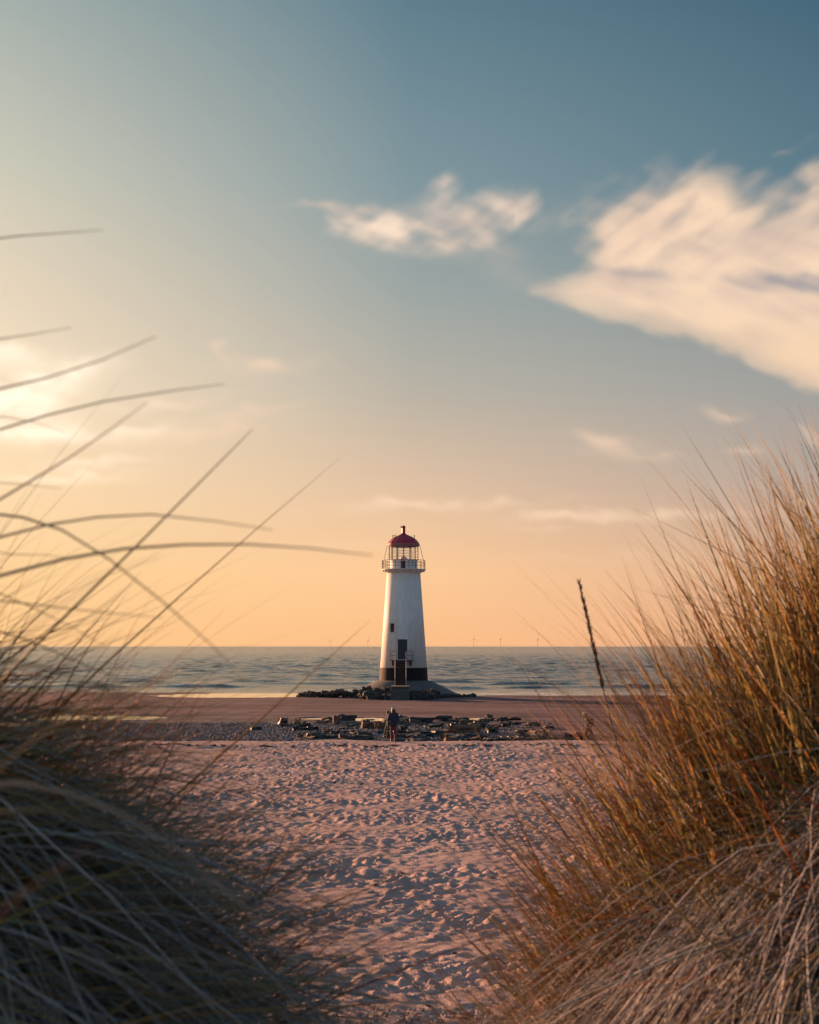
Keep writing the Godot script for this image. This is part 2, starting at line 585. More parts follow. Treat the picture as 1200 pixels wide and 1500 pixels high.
			if p.x > -90.0 and p.x < 130.0 and p.y > 245.0:
				var warp := Vector2(4.0 * w3 + 4.0 * w1, 4.0 * w3)
				var d := in_polygon(p + warp, small)
				var a := smoothstep(-11.0, 11.0, d + 8.0 * w2 + 3.0 * w3)
				if a > 0.0:
					var core := exp(-((p.x + 22.0) / 26.0) ** 2 - ((p.y - 294.0) / 8.0) ** 2)
					var lit := Color(0.72, 0.55, 0.45).lerp(Color(1.0, 0.77, 0.59), clampf(core + 0.30 + 0.25 * w2 + 0.6 * w3, 0.0, 1.0))
					col = col.lerp(lit, a * clampf(0.62 + 0.5 * core + 0.2 * w3 + 0.7 * w2, 0.10, 0.95))
			low.set_pixel(x, y, col)
	# the engine puts the picture's edge, not its middle, at -z
	var turned := Image.create(big_w, big_h, false, Image.FORMAT_RGBF)
	turned.blit_rect(low, Rect2i(big_w / 2, 0, big_w / 2, big_h), Vector2i.ZERO)
	turned.blit_rect(low, Rect2i(0, 0, big_w / 2, big_h), Vector2i(big_w / 2, 0))
	return turned


# ------------------------------------------------------------------ main
func _ready() -> void:
	rng.seed = 11
	# camera: standing on the dune, lens shifted so that the tower stays upright
	var camera := Camera3D.new()
	camera.name = "camera"
	add_child(camera)
	camera.position = Vector3(0, EYE, 0)
	var lens := CameraAttributesPhysical.new()
	lens.frustum_focal_length = 50.0
	lens.frustum_focus_distance = 120.0
	lens.exposure_aperture = 11.5
	lens.frustum_near = 0.05
	lens.frustum_far = 60000.0
	camera.attributes = lens
	camera.projection = Camera3D.PROJECTION_FRUSTUM
	camera.near = 0.05
	camera.far = 60000.0
	camera.keep_aspect = Camera3D.KEEP_HEIGHT
	camera.size = 2.0 * 0.05 * 0.36
	camera.frustum_offset = Vector2(0, 0.05 * 197.0 / 2083.0)
	camera.current = true
	# sky
	var env := Environment.new()
	env.background_mode = Environment.BG_SKY
	env.tonemap_mode = Environment.TONE_MAPPER_LINEAR
	env.tonemap_exposure = 2.4
	env.sdfgi_enabled = true
	env.ssao_enabled = true
	env.ssil_enabled = true
	var sky := Sky.new()
	var pano := PanoramaSkyMaterial.new()
	pano.energy_multiplier = 1.0 / 2.4
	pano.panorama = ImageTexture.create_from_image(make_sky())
	sky.sky_material = pano
	env.sky = sky
	var world := WorldEnvironment.new()
	world.name = "world"
	world.environment = env
	add_child(world)
	# sun: low, ahead and to the left
	var sun := DirectionalLight3D.new()
	sun.name = "sun"
	sun.light_energy = 1.6
	sun.light_color = lin(1.0, 0.50, 0.26)
	sun.light_angular_distance = 0.6
	sun.shadow_enabled = true
	add_child(sun)
	var a := deg_to_rad(SUN_AZIMUTH)
	var e := deg_to_rad(SUN_HEIGHT)
	var from := Vector3(sin(a) * cos(e), sin(e), -cos(a) * cos(e))
	sun.look_at_from_position(from * 50.0, Vector3.ZERO)

	dimple.noise_type = FastNoiseLite.TYPE_CELLULAR
	dimple.frequency = 3.7
	dimple.cellular_return_type = FastNoiseLite.RETURN_DISTANCE
	dimple.fractal_type = FastNoiseLite.FRACTAL_NONE
	dimple.seed = 3
	dimple2.noise_type = FastNoiseLite.TYPE_CELLULAR
	dimple2.frequency = 7.0
	dimple2.cellular_return_type = FastNoiseLite.RETURN_DISTANCE
	dimple2.fractal_type = FastNoiseLite.FRACTAL_NONE
	dimple2.seed = 8
	soft.noise_type = FastNoiseLite.TYPE_SIMPLEX_SMOOTH
	soft.frequency = 0.05
	soft.fractal_octaves = 3
	soft.seed = 21
	fine.noise_type = FastNoiseLite.TYPE_SIMPLEX_SMOOTH
	fine.frequency = 1.0
	fine.fractal_octaves = 3
	fine.seed = 4
	pools = [
		[-25.6, -109.0, 5.6, 3.4, -0.60], [-3.3, -106.5, 1.7, 2.6, -0.575], [3.4, -103.5, 1.2, 2.0, -0.555], [-7.4, -108.0, 0.9, 1.4, -0.59], [5.4, -107.5, 0.8, 1.2, -0.59],
		[-20.5, -172.5, 9.5, 7.0, -1.045], [8.0, -100.0, 0.8, 0.9, -0.53],
	]

	build_beach()
	build_sea()
	build_pools()
	build_lighthouse()
	build_turbines()
	build_rocks()
	build_slabs()
	build_pebbles()
	build_people()
	build_grass()


# ------------------------------------------------------------------ setting
func build_beach() -> void:
	var xs := [0.0]
	var step := 0.062
	while xs[-1] < 480.0:
		xs.append(xs[-1] + step)
		if xs[-1] > 6.0:
			step *= 1.028
	var cols := []
	for k in range(xs.size() - 1, 0, -1):
		cols.append(-xs[k])
	cols.append_array(xs)
	var rows := [30.0]
	while rows[-1] > -330.0:
		var d: float = -rows[-1]
		var s := 0.0
		if d < -2.0:
			s = 1.5
		elif d < 6.0:
			s = 0.11
		elif d < 13.0:
			s = 0.2
		elif d < 76.0:
			s = 0.0034 * d
		elif d < 122.0:
			s = 0.4
		elif d < 200.0:
			s = 0.8
		else:
			s = 6.0
		rows.append(rows[-1] - s)
	var nx := cols.size()
	var nz := rows.size()
	var v := PackedVector3Array()
	var c := PackedColorArray()
	v.resize(nx * nz)
	c.resize(nx * nz)
	for j in nz:
		for k in nx:
			var x: float = cols[k]
			var z: float = rows[j]
			var y := ground(x, z)
			v[j * nx + k] = Vector3(x, y, z)
			c[j * nx + k] = sand_color(x, z, y)
	var n := PackedVector3Array()
	n.resize(nx * nz)
	for j in nz:
		for k in nx:
			var p := v[j * nx + mini(k + 1, nx - 1)] - v[j * nx + maxi(k - 1, 0)]
			var q := v[mini(j + 1, nz - 1) * nx + k] - v[maxi(j - 1, 0) * nx + k]
			n[j * nx + k] = p.cross(q).normalized()
	var index := PackedInt32Array()
	index.resize((nx - 1) * (nz - 1) * 6)
	var w := 0
	for j in nz - 1:
		for k in nx - 1:
			var p := j * nx + k
			index[w] = p
			index[w + 1] = p + nx
			index[w + 2] = p + 1
			index[w + 3] = p + 1
			index[w + 4] = p + nx
			index[w + 5] = p + nx + 1
			w += 6
	var arrays := []
	arrays.resize(Mesh.ARRAY_MAX)
	arrays[Mesh.ARRAY_VERTEX] = v
	arrays[Mesh.ARRAY_NORMAL] = n
	arrays[Mesh.ARRAY_COLOR] = c
	arrays[Mesh.ARRAY_INDEX] = index
	var m := ArrayMesh.new()
	m.add_surface_from_arrays(Mesh.PRIMITIVE_TRIANGLES, arrays)
	var sand := paint("sand", Color(1, 1, 1), 0.95)
	sand.vertex_color_use_as_albedo = true
	sand.metallic_specular = 0.25
	sand.albedo_texture = noise_texture(0.09, Color(0.74, 0.74, 0.74), Color(1, 1, 1), 4, 5, 512)
	sand.uv1_triplanar = true
	sand.uv1_world_triplanar = true
	sand.uv1_scale = Vector3.ONE * 0.55
	sand.normal_enabled = true
	sand.normal_texture = normal_texture(0.08, 6.0, 4, 9)
	sand.normal_scale = 0.8
	meta(obj("beach", m, sand), "trampled dry sand running down to the damp flat beach", "", "", "structure")


func wave(x: float, z: float) -> float:
	var d := -z
	var near := exp(-maxf(d - 185.0, 0.0) / 130.0)
	var far := smoothstep(1700.0, 900.0, d) * smoothstep(170.0, 420.0, d)
	var y := 0.0
	var bend := 8.0 * soft.get_noise_2d(x * 0.35, z * 0.35)
	var groups := 0.35 + 1.5 * soft.get_noise_2d(x * 0.9, z * 1.8 + 300.0)
	var crest := pow(0.5 + 0.5 * sin((d + bend) * TAU / 17.0), 6.0)
	y += near * 0.72 * crest * clampf(groups, 0.0, 1.2)
	y += far * 0.13 * sin((d * 0.93 + x * 0.30) * TAU / 9.0 + 2.0 * soft.get_noise_2d(x * 0.5, z * 0.5))
	y += far * 0.08 * sin((d * 0.9 - x * 0.42) * TAU / 5.9 + 1.0)
	y += (0.08 + 0.40 * far) * soft.get_noise_2d(x * 1.4, z * 3.2)
	y += (0.02 + 0.16 * far) * soft.get_noise_2d(x * 4.5 + 77.0, z * 9.0)
	return y * smoothstep(184.0, 206.0, d)


func build_sea() -> void:
	var xs := [0.0]
	var step := 0.9
	while xs[-1] < 30000.0:
		xs.append(xs[-1] + step)
		if xs[-1] > 66.0:
			step *= 1.06
	var cols := []
	for k in range(xs.size() - 1, 0, -1):
		cols.append(-xs[k])
	cols.append_array(xs)
	var rows := [-166.0]
	while rows[-1] > -45000.0:
		var d: float = -rows[-1]
		rows.append(rows[-1] - (0.55 + maxf(d - 200.0, 0.0) * 0.0075 if d < 1600.0 else d * 0.12))
	var nx := cols.size()
	var nz := rows.size()
	var v := PackedVector3Array()
	var c := PackedColorArray()
	v.resize(nx * nz)
	c.resize(nx * nz)
	var water := Color(0.022, 0.030, 0.036)
	var foam := Color(0.75, 0.70, 0.68)
	for j in nz:
		for k in nx:
			var x: float = cols[k]
			var z: float = rows[j]
			var y := 0.0
			var col := water
			if z > -1600.0 and absf(x) < 800.0:
				y = wave(x, z)
				if z > -340.0 and z < -172.0:
					var white := smoothstep(0.22, 0.42, y + 0.12 * soft.get_noise_2d(x * 6.0, z * 12.0)) * smoothstep(-0.1, 0.35, soft.get_noise_2d(x * 5.0 + 9.0, z * 3.0))
					var lip := smoothstep(192.0, 183.0, -z) * smoothstep(-0.15, 0.25, soft.get_noise_2d(x * 4.0, z * 9.0))
					col = water.lerp(foam, clampf(0.9 * white + 0.8 * lip, 0.0, 1.0))
			v[j * nx + k] = Vector3(x, SEA + y, z)
			c[j * nx + k] = col
	var n := PackedVector3Array()
	n.resize(nx * nz)
	for j in nz:
		for k in nx:
			var p := v[j * nx + mini(k + 1, nx - 1)] - v[j * nx + maxi(k - 1, 0)]
			var q := v[mini(j + 1, nz - 1) * nx + k] - v[maxi(j - 1, 0) * nx + k]
			n[j * nx + k] = p.cross(q).normalized()
	var index := PackedInt32Array()
	for j in nz - 1:
		for k in nx - 1:
			var p := j * nx + k
			index.append_array(PackedInt32Array([p, p + nx, p + 1, p + 1, p + nx, p + nx + 1]))
	var arrays := []
	arrays.resize(Mesh.ARRAY_MAX)
	arrays[Mesh.ARRAY_VERTEX] = v
	arrays[Mesh.ARRAY_NORMAL] = n
	arrays[Mesh.ARRAY_COLOR] = c
	arrays[Mesh.ARRAY_INDEX] = index
	var m := ArrayMesh.new()
	m.add_surface_from_arrays(Mesh.PRIMITIVE_TRIANGLES, arrays)
	var sea := paint("sea water", Color(1, 1, 1), 0.16)
	sea.vertex_color_use_as_albedo = true
	sea.normal_enabled = true
	sea.normal_texture = normal_texture(0.02, 8.0, 4, 31)
	sea.normal_scale = 1.0
	sea.uv1_triplanar = true
	sea.uv1_world_triplanar = true
	sea.uv1_scale = Vector3(0.06, 0.1, 0.13)
	meta(obj("sea", m, sea), "grey evening sea with small waves reaching the horizon", "", "", "structure")


func build_pools() -> void:
	var water := paint("pool water", lin(0.03, 0.032, 0.034), 0.04)
	for p in pools:
		if p[4] < SEA:
			continue
		var m := Mesher.new()
		var ring := []
		for k in 28:
			var a := TAU * k / 28.0
			ring.append(Vector3(cos(a) * p[2] * 1.25, 0, sin(a) * p[3] * 1.25))
		m.face(ring, Vector3.UP)
		var o := obj("tide_pool", m.mesh(), water)
		o.position = Vector3(p[0], p[4], p[1])
		meta(o, "still shallow pool of sea water left on the beach", "", "pools on the beach", "structure")


# ------------------------------------------------------------------ lighthouse
func tower_radius(y: float) -> float:      # y from the foot of the tower
	return lerpf(2.88, 1.99, y / 12.6)


func build_lighthouse() -> void:
	var white := mottled("white masonry paint", lin(0.84, 0.83, 0.81), 0.7, 0.35, 0.90, 0.02)
	white.albedo_texture = noise_texture(0.02, Color(0.90, 0.88, 0.85), Color(1, 1, 1), 5, 44, 256)
	white.uv1_scale = Vector3(0.45, 0.12, 0.45)
	var black := mottled("black masonry paint", lin(0.018, 0.014, 0.014), 0.85, 0.6, 0.6, 0.02)
	var red := mottled("red dome paint", lin(0.50, 0.022, 0.055), 0.4, 0.5, 0.8, 0.02)
	var iron := paint("dark iron", lin(0.075, 0.055, 0.055), 0.6)
	var pale := paint("pale painted metal", lin(0.45, 0.40, 0.40), 0.55)
	var concrete := mottled("grey concrete", lin(0.20, 0.18, 0.18), 0.9, 0.5, 0.6, 0.02)
	var t := thing("lighthouse", "white tapering lighthouse with black foot and red domed lantern, at the water's edge", "lighthouse", TOWER)
	# tower wall, in three bands of height so the window and door can sit in it
	var wall := CSGCombiner3D.new()
	wall.name = "wall"
	t.add_child(wall)
	var body := CSGPolygon3D.new()
	body.name = "body"
	body.polygon = PackedVector2Array([Vector2(0, 1.40), Vector2(tower_radius(1.40), 1.40), Vector2(tower_radius(12.6), 12.6), Vector2(0, 12.6)])
	body.mode = CSGPolygon3D.MODE_SPIN
	body.spin_sides = 96
	body.smooth_faces = true
	body.material = white
	wall.add_child(body)
	var wa := deg_to_rad(-34.0)      # the window looks towards the camera's left
	var win_basis := Basis(Vector3.UP, wa)
	var win_at := win_basis * Vector3(0, 6.1, tower_radius(6.1))
	for cut in [[win_at, win_basis, Vector3(0.62, 1.05, 0.9)], [Vector3(-0.12, 3.57, tower_radius(3.5)), Basis(), Vector3(1.12, 2.36, 0.7)]]:
		var hole := CSGBox3D.new()
		hole.name = "opening"
		hole.operation = CSGShape3D.OPERATION_SUBTRACTION
		hole.size = cut[2]
		hole.transform = Transform3D(cut[1], cut[0])
		hole.material = white
		wall.add_child(hole)
	var m := Mesher.new()
	m.lathe([Vector2(2.91, -0.25), Vector2(tower_radius(1.40) + 0.012, 1.402), Vector2(tower_radius(1.40) - 0.25, 1.402)], 96)
	obj("black_foot_band", m.mesh(), black, t)
	# window in its recess
	var window := Node3D.new()
	window.name = "window"
	t.add_child(window)
	window.transform = Transform3D(win_basis, win_at - win_basis * Vector3(0, 0, 0.30))
	m = Mesher.new()
	for s in [[Vector3(-0.26, 0, 0), Vector3(0.08, 1.0, 0.08)], [Vector3(0.26, 0, 0), Vector3(0.08, 1.0, 0.08)], [Vector3(0, 0.46, 0), Vector3(0.44, 0.08, 0.08)], [Vector3(0, -0.46, 0), Vector3(0.44, 0.08, 0.08)]]:
		m.box(s[0], s[1])
	obj("frame", m.mesh(), iron, window)
	m = Mesher.new()
	m.box(Vector3(0, 0, -0.02), Vector3(0.44, 0.84, 0.02))
	obj("pane", m.mesh(), paint("rusty shutter", lin(0.085, 0.028, 0.024), 0.5), window)
	m = Mesher.new()
	m.box(Vector3(0, -0.57, 0.24), Vector3(0.74, 0.10, 0.34), Basis(), 0.02)
	obj("sill", m.mesh(), white, window)
	# door
	var door := Node3D.new()
	door.name = "door"
	t.add_child(door)
	door.position = Vector3(-0.12, 2.39, tower_radius(3.5) - 0.22)
	m = Mesher.new()
	m.box(Vector3(0, 1.17, 0), Vector3(1.0, 2.28, 0.06), Basis(), 0.01)
	obj("leaf", m.mesh(), mottled("weathered blue grey door", lin(0.075, 0.085, 0.105), 0.5, 1.2, 0.45, 0.03), door)
	m = Mesher.new()
	for s in [-1, 1]:
		m.box(Vector3(s * 0.53, 1.17, 0.04), Vector3(0.06, 2.34, 0.14))
	m.box(Vector3(0, 2.33, 0.04), Vector3(1.0, 0.06, 0.14))
	obj("frame", m.mesh(), paint("door frame", lin(0.09, 0.09, 0.10), 0.6), door)
	m = Mesher.new()
	m.tube([Vector3(0.36, 1.05, 0.04), Vector3(0.36, 1.05, 0.11), Vector3(0.26, 1.05, 0.11)], [0.018, 0.018, 0.015], 6)
	obj("handle", m.mesh(), iron, door)
	# landing and its railing
	var landing := Node3D.new()
	landing.name = "landing"
	t.add_child(landing)
	landing.position = Vector3(-0.20, 2.30, 2.62)
	m = Mesher.new()
	m.box(Vector3(0, 0, 0.55), Vector3(2.70, 0.12, 1.25), Basis(), 0.015)
	obj("slab", m.mesh(), paint("landing edge", lin(0.16, 0.13, 0.13), 0.8), landing)
	for s in [-1.0, 1.0]:
		m = Mesher.new()
		m.box(Vector3(s * 1.05, -0.35, 0.25), Vector3(0.18, 0.56, 0.5))
		obj("bracket", m.mesh(), black, landing)
		for k in [[s * 1.30, 1.12], [s * 1.30, 0.1], [s * 0.62, 1.12]]:
			m = Mesher.new()
			m.tube([Vector3(k[0], 0.05, k[1]), Vector3(k[0], 1.08, k[1])], [0.03, 0.03], 6)
			obj("post", m.mesh(), iron, landing)
		for y in [0.56, 1.08]:
			m = Mesher.new()
			m.tube([Vector3(s * 1.30, y, 0.02), Vector3(s * 1.30, y, 1.12), Vector3(s * 0.62, y, 1.12)], [0.026, 0.026, 0.026], 6)
			obj("rail", m.mesh(), iron, landing)
	# staircase from the plinth to the landing
	var stair := Node3D.new()
	stair.name = "staircase"
	t.add_child(stair)
	stair.position = Vector3(-0.32, -0.66, 8.2)
	var rise := Vector3(0, 2.96, -4.32)
	for k in 15:
		m = Mesher.new()
		m.box(rise * ((k + 0.5) / 15.0), Vector3(1.14, 0.05, 0.27))
		m.box(rise * ((k + 0.5) / 15.0) + Vector3(0, -0.09, -0.13), Vector3(1.10, 0.15, 0.03))
		obj("tread", m.mesh(), paint("rusty tread", lin(0.060, 0.042, 0.040), 0.8), stair)
	var lean := Basis(Vector3.RIGHT, atan2(rise.y, -rise.z))
	for s in [-1.0, 1.0]:
		m = Mesher.new()
		m.box(rise * 0.5 + Vector3(s * 0.62, -0.02, 0), Vector3(0.07, 0.30, rise.length()), lean)
		obj("stringer", m.mesh(), paint("stair side", lin(0.24, 0.20, 0.19), 0.6), stair)
		m = Mesher.new()
		m.tube([Vector3(s * 0.63, 0.95, 0.1), rise + Vector3(s * 0.63, 0.98, 0)], [0.032, 0.032], 6)
		obj("handrail", m.mesh(), pale, stair)
		for k in 4:
			m = Mesher.new()
			var q: Vector3 = rise * (k / 3.0) + Vector3(s * 0.63, 0, 0.05)
			m.tube([q, q + Vector3(0, 0.96, 0)], [0.024, 0.024], 6)
			obj("baluster", m.mesh(), pale, stair)
	# concrete plinth under the stair, wider at the foot on its left
	m = Mesher.new()
	var base := [Vector3(-1.60, -2.6, 12.2), Vector3(0.78, -2.6, 12.2), Vector3(0.78, -2.6, 8.0), Vector3(-1.60, -2.6, 8.0)]
	var head := [Vector3(-1.25, -0.62, 11.7), Vector3(0.66, -0.62, 11.7), Vector3(0.66, -0.62, 8.0), Vector3(-1.25, -0.62, 8.0)]
	for k in 4:
		var k2 := (k + 1) % 4
		m.face([base[k], base[k2], head[k2], head[k]], (base[k] + base[k2]) / 2.0 - Vector3(-0.4, -1.5, 10.0))
	m.face(head, Vector3.UP)
	m.box(Vector3(-0.30, -0.58, 9.85), Vector3(2.04, 0.16, 3.9), Basis(), 0.03)
	obj("stair_plinth", m.mesh(), mottled("worn concrete plinth", lin(0.155, 0.135, 0.125), 0.9, 0.7, 0.5, 0.02), t)
	# concrete apron the tower stands on
	m = Mesher.new()
	m.lathe([Vector2(7.6, -2.6), Vector2(7.15, -2.05), Vector2(5.0, -1.02), Vector2(3.35, -0.20), Vector2(2.6, -0.04)], 72)
	obj("apron", m.mesh(), concrete, t)
	# gallery
	var gy := 12.6
	m = Mesher.new()
	m.lathe([Vector2(2.00, gy - 0.05), Vector2(2.10, gy + 0.08), Vector2(2.30, gy + 0.20), Vector2(2.34, gy + 0.28), Vector2(2.64, gy + 0.36), Vector2(2.66, gy + 0.46), Vector2(1.2, gy + 0.47)], 64)
	var gallery := obj("gallery", m.mesh(), white, t)
	m = Mesher.new()
	m.box(Vector3.ZERO, Vector3(0.42, 0.18, 0.12))
	var corbel := m.mesh()
	for k in 20:
		var b := Basis(Vector3.UP, -TAU * (k + 0.5) / 20.0)
		obj("corbel", corbel, white, gallery).transform = Transform3D(b, b * Vector3(2.32, gy + 0.25, 0))
	var gt := gy + 0.47
	for k in 20:
		var a := TAU * k / 20.0 + 0.06
		m = Mesher.new()
		var p := Vector3(cos(a) * 2.56, gt - 0.02, sin(a) * 2.56)
		m.tube([p, p + Vector3(0, 1.06, 0)], [0.032, 0.032], 6)
		obj("railing_post", m.mesh(), iron, gallery)
	for y in [0.36, 0.70, 1.04]:
		m = Mesher.new()
		var ring := []
		var rad := []
		for k in 41:
			var a := TAU * k / 40.0
			ring.append(Vector3(cos(a) * 2.56, gt + y, sin(a) * 2.56))
			rad.append(0.026)
		m.tube(ring, rad, 5, false)
		obj("railing_rail", m.mesh(), iron, gallery)
	# lantern: low drum wall, glazing, dome
	m = Mesher.new()
	m.lathe([Vector2(1.62, gt - 0.02), Vector2(1.62, gt + 1.02), Vector2(1.74, gt + 1.04), Vector2(1.74, gt + 1.12), Vector2(1.50, gt + 1.13)], 56)
	var drum := obj("lantern_drum", m.mesh(), white, t)
	m = Mesher.new()
	m.box(Vector3(-0.06, gt + 0.47, 1.605), Vector3(0.52, 0.92, 0.10), Basis(), 0.02)
	obj("hatch", m.mesh(), paint("lantern hatch", lin(0.045, 0.025, 0.030), 0.6), drum)
	var gb := gt + 1.13
	var gtop := gb + 1.55
	var lantern := Node3D.new()
	lantern.name = "lantern_glazing"
	t.add_child(lantern)
	var glass := paint("lantern glass", Color(0.96, 0.97, 0.98, 0.06), 0.03)
	glass.transparency = BaseMaterial3D.TRANSPARENCY_ALPHA
	var sides := 14
	for k in sides:
		var a := TAU * k / sides + PI / 2.0 + 0.02
		var a2 := a + TAU / sides
		var p := Vector3(cos(a) * 1.76, 0, sin(a) * 1.76)
		var q := Vector3(cos(a2) * 1.76, 0, sin(a2) * 1.76)
		m = Mesher.new()
		m.tube([p + Vector3(0, gb - 0.02, 0), p + Vector3(0, gtop, 0)], [0.042, 0.042], 6)
		obj("mullion", m.mesh(), iron, lantern)
		for y in [0.30, 0.62, 0.94, 1.26]:
			m = Mesher.new()
			m.tube([p + Vector3(0, gb + y, 0), q + Vector3(0, gb + y, 0)], [0.018, 0.018], 4)
			obj("glazing_bar", m.mesh(), iron, lantern)
		m = Mesher.new()
		var out := (p + q).normalized()
		m.face([p * 0.985 + Vector3(0, gb, 0), q * 0.985 + Vector3(0, gb, 0), q * 0.985 + Vector3(0, gtop, 0), p * 0.985 + Vector3(0, gtop, 0)], out)
		obj("pane", m.mesh(), glass, lantern)
	m = Mesher.new()
	m.lathe([Vector2(0.42, gb - 0.1), Vector2(0.42, gb + 0.25), Vector2(0.20, gb + 0.34), Vector2(0.20, gb + 0.40), Vector2(0.0, gb + 0.42)], 18)
	obj("lamp_pedestal", m.mesh(), pale, t)
	m = Mesher.new()
	m.lathe([Vector2(1.62, gtop - 0.01), Vector2(1.80, gtop), Vector2(1.84, gtop + 0.10), Vector2(1.92, gtop + 0.22), Vector2(1.92, gtop + 0.30), Vector2(1.6, gtop + 0.31)], 56)
	obj("dome_cornice", m.mesh(), paint("faded pink paint", lin(0.34, 0.17, 0.17), 0.6), t)
	var dome_profile := [Vector2(1.90, 0.00), Vector2(1.83, 0.14), Vector2(1.66, 0.36), Vector2(1.40, 0.60), Vector2(1.06, 0.81), Vector2(0.70, 0.98), Vector2(0.40, 1.11), Vector2(0.22, 1.23), Vector2(0.20, 1.28)]
	var dy := gtop + 0.31
	m = Mesher.new()
	m.lathe(dome_profile, sides, Vector3(0, dy, 0), true, PI / 2.0 + 0.02)
	var dome := obj("dome", m.mesh(), red, t)
	for k in sides:
		var a := TAU * k / sides + PI / 2.0 + 0.02
		m = Mesher.new()
		var pts := []
		var rad := []
		for p in dome_profile:
			pts.append(Vector3(cos(a) * p.x, dy + p.y, sin(a) * p.x))
			rad.append(0.03)
		m.tube(pts, rad, 5)
		obj("rib", m.mesh(), red, dome)
	for a in [PI * 0.97, PI * 0.04, PI * 1.5, PI * 0.5 + 0.9]:
		m = Mesher.new()
		var p := Vector3(cos(a) * 1.27, dy + 0.70, sin(a) * 1.27)
		m.tube([p, p + Vector3(cos(a) * 0.02, 0.30, sin(a) * 0.02)], [0.05, 0.05], 6)
		m.box(p + Vector3(0, 0.30, 0), Vector3(0.13, 0.12, 0.13))
		obj("handle", m.mesh(), paint("dark red iron", lin(0.14, 0.02, 0.03), 0.6), dome)
	m = Mesher.new()
	m.lathe([Vector2(0.26, 1.22), Vector2(0.21, 1.32), Vector2(0.20, 1.92), Vector2(0.25, 1.96), Vector2(0.25, 2.06), Vector2(0.10, 2.20), Vector2(0.0, 2.24)], 18, Vector3(0, dy, 0))
	m.box(Vector3(-0.24, dy + 2.04, 0), Vector3(0.26, 0.16, 0.16), Basis(Vector3.BACK, 0.12), 0.02)
	obj("vent_finial", m.mesh(), red, dome)
	# stays from the dome's edge to the gallery railing
	for a in [PI, 0.0, PI * 0.36, PI * 1.4]:
		m = Mesher.new()
		m.tube([Vector3(cos(a) * 1.90, dy - 0.12, sin(a) * 1.90), Vector3(cos(a) * 2.02, dy - 0.5, sin(a) * 2.02), Vector3(cos(a) * 2.50, gt + 0.4, sin(a) * 2.50)], [0.028, 0.028, 0.028], 5)
		obj("stay", m.mesh(), iron, t)


func build_turbines() -> void:
	var grey := paint("hazed turbine grey", lin(0.55, 0.52, 0.50), 0.6)  # lightened: distance haze is put into the colour
	var proto: Node3D
	var spots := [[-116.0, 90.0, 0.4, "left of the lighthouse, farther from the tower"], [-61.0, 90.0, 1.3, "left of the lighthouse, nearer to the tower"], [94.0, 105.0, 0.2, "right of the lighthouse, nearest to the tower"], [133.0, 103.0, 1.7, "right of the lighthouse, second from the tower"], [187.5, 105.0, 0.9, "right of the lighthouse, farthest from the tower"]]
	for s in spots:
		var o: Node3D
		if proto == null:
			proto = thing("wind_turbine", "", "wind turbine")
			var m := Mesher.new()
			m.tube([Vector3(0, -2, 0), Vector3(0, 20, 0), Vector3(0, 80, 0)], [2.0, 1.7, 1.2], 10)
			obj("tower", m.mesh(), grey, proto)
			m = Mesher.new()
			m.box(Vector3(0, 81, 0), Vector3(5, 5, 12), Basis(), 1.0)
			obj("nacelle", m.mesh(), grey, proto)
			for k in 3:
				m = Mesher.new()
				var a := TAU * k / 3.0
				var dir := Vector3(sin(a), cos(a), 0)
				m.tube([Vector3(0, 81, 7), Vector3(0, 81, 7) + dir * 9.0, Vector3(0, 81, 7) + dir * 44.0], [0.8, 1.2, 0.4], 6)
				obj("rotor_blade", m.mesh(), grey, proto)
			o = proto
		else:
			o = proto.duplicate()
			o.name = numbered("wind_turbine")
			add_child(o)
		var far := 15000.0
		o.position = Vector3(s[0] / 2083.0 * far, SEA, -far)
		o.rotation.y = s[2]
		o.scale = Vector3.ONE * s[1] / 100.0
		meta(o, "distant offshore wind turbine on the horizon, " + s[3], "wind turbine", "wind turbines out at sea")


# ------------------------------------------------------------------ stones
func stone_mesh(seed_: int, round_: float, rough: float, tint := Color(1, 1, 1), cells := 3) -> ArrayMesh:
	var f := FastNoiseLite.new()
	f.seed = seed_
	f.frequency = 0.9
	f.fractal_octaves = 3
	var m := Mesher.new()
	m.tint = tint
	var place := func(p: Vector3) -> Vector3:
		var ball := p.normalized() * 0.62
		var q := p.lerp(ball, round_)
		return q * (1.0 + rough * f.get_noise_3dv(p * 2.2)) + Vector3(f.get_noise_3dv(p + Vector3(9, 0, 0)), f.get_noise_3dv(p + Vector3(0, 9, 0)), f.get_noise_3dv(p + Vector3(0, 0, 9))) * rough * 0.35
	for axis in 3:
		for s in [-0.5, 0.5]:
			for a in cells:
				for b in cells:
					var pts := []
					for q in [[0, 0], [1, 0], [1, 1], [0, 1]]:
						var p := Vector3()
						p[axis] = s
						p[(axis + 1) % 3] = float(a + q[0]) / cells - 0.5
						p[(axis + 2) % 3] = float(b + q[1]) / cells - 0.5
						pts.append(place.call(p))
					var o := Vector3()
					o[axis] = s
					m.face([pts[0], pts[1], pts[2]], o)
					m.face([pts[0], pts[2], pts[3]], o)
	return m.mesh()


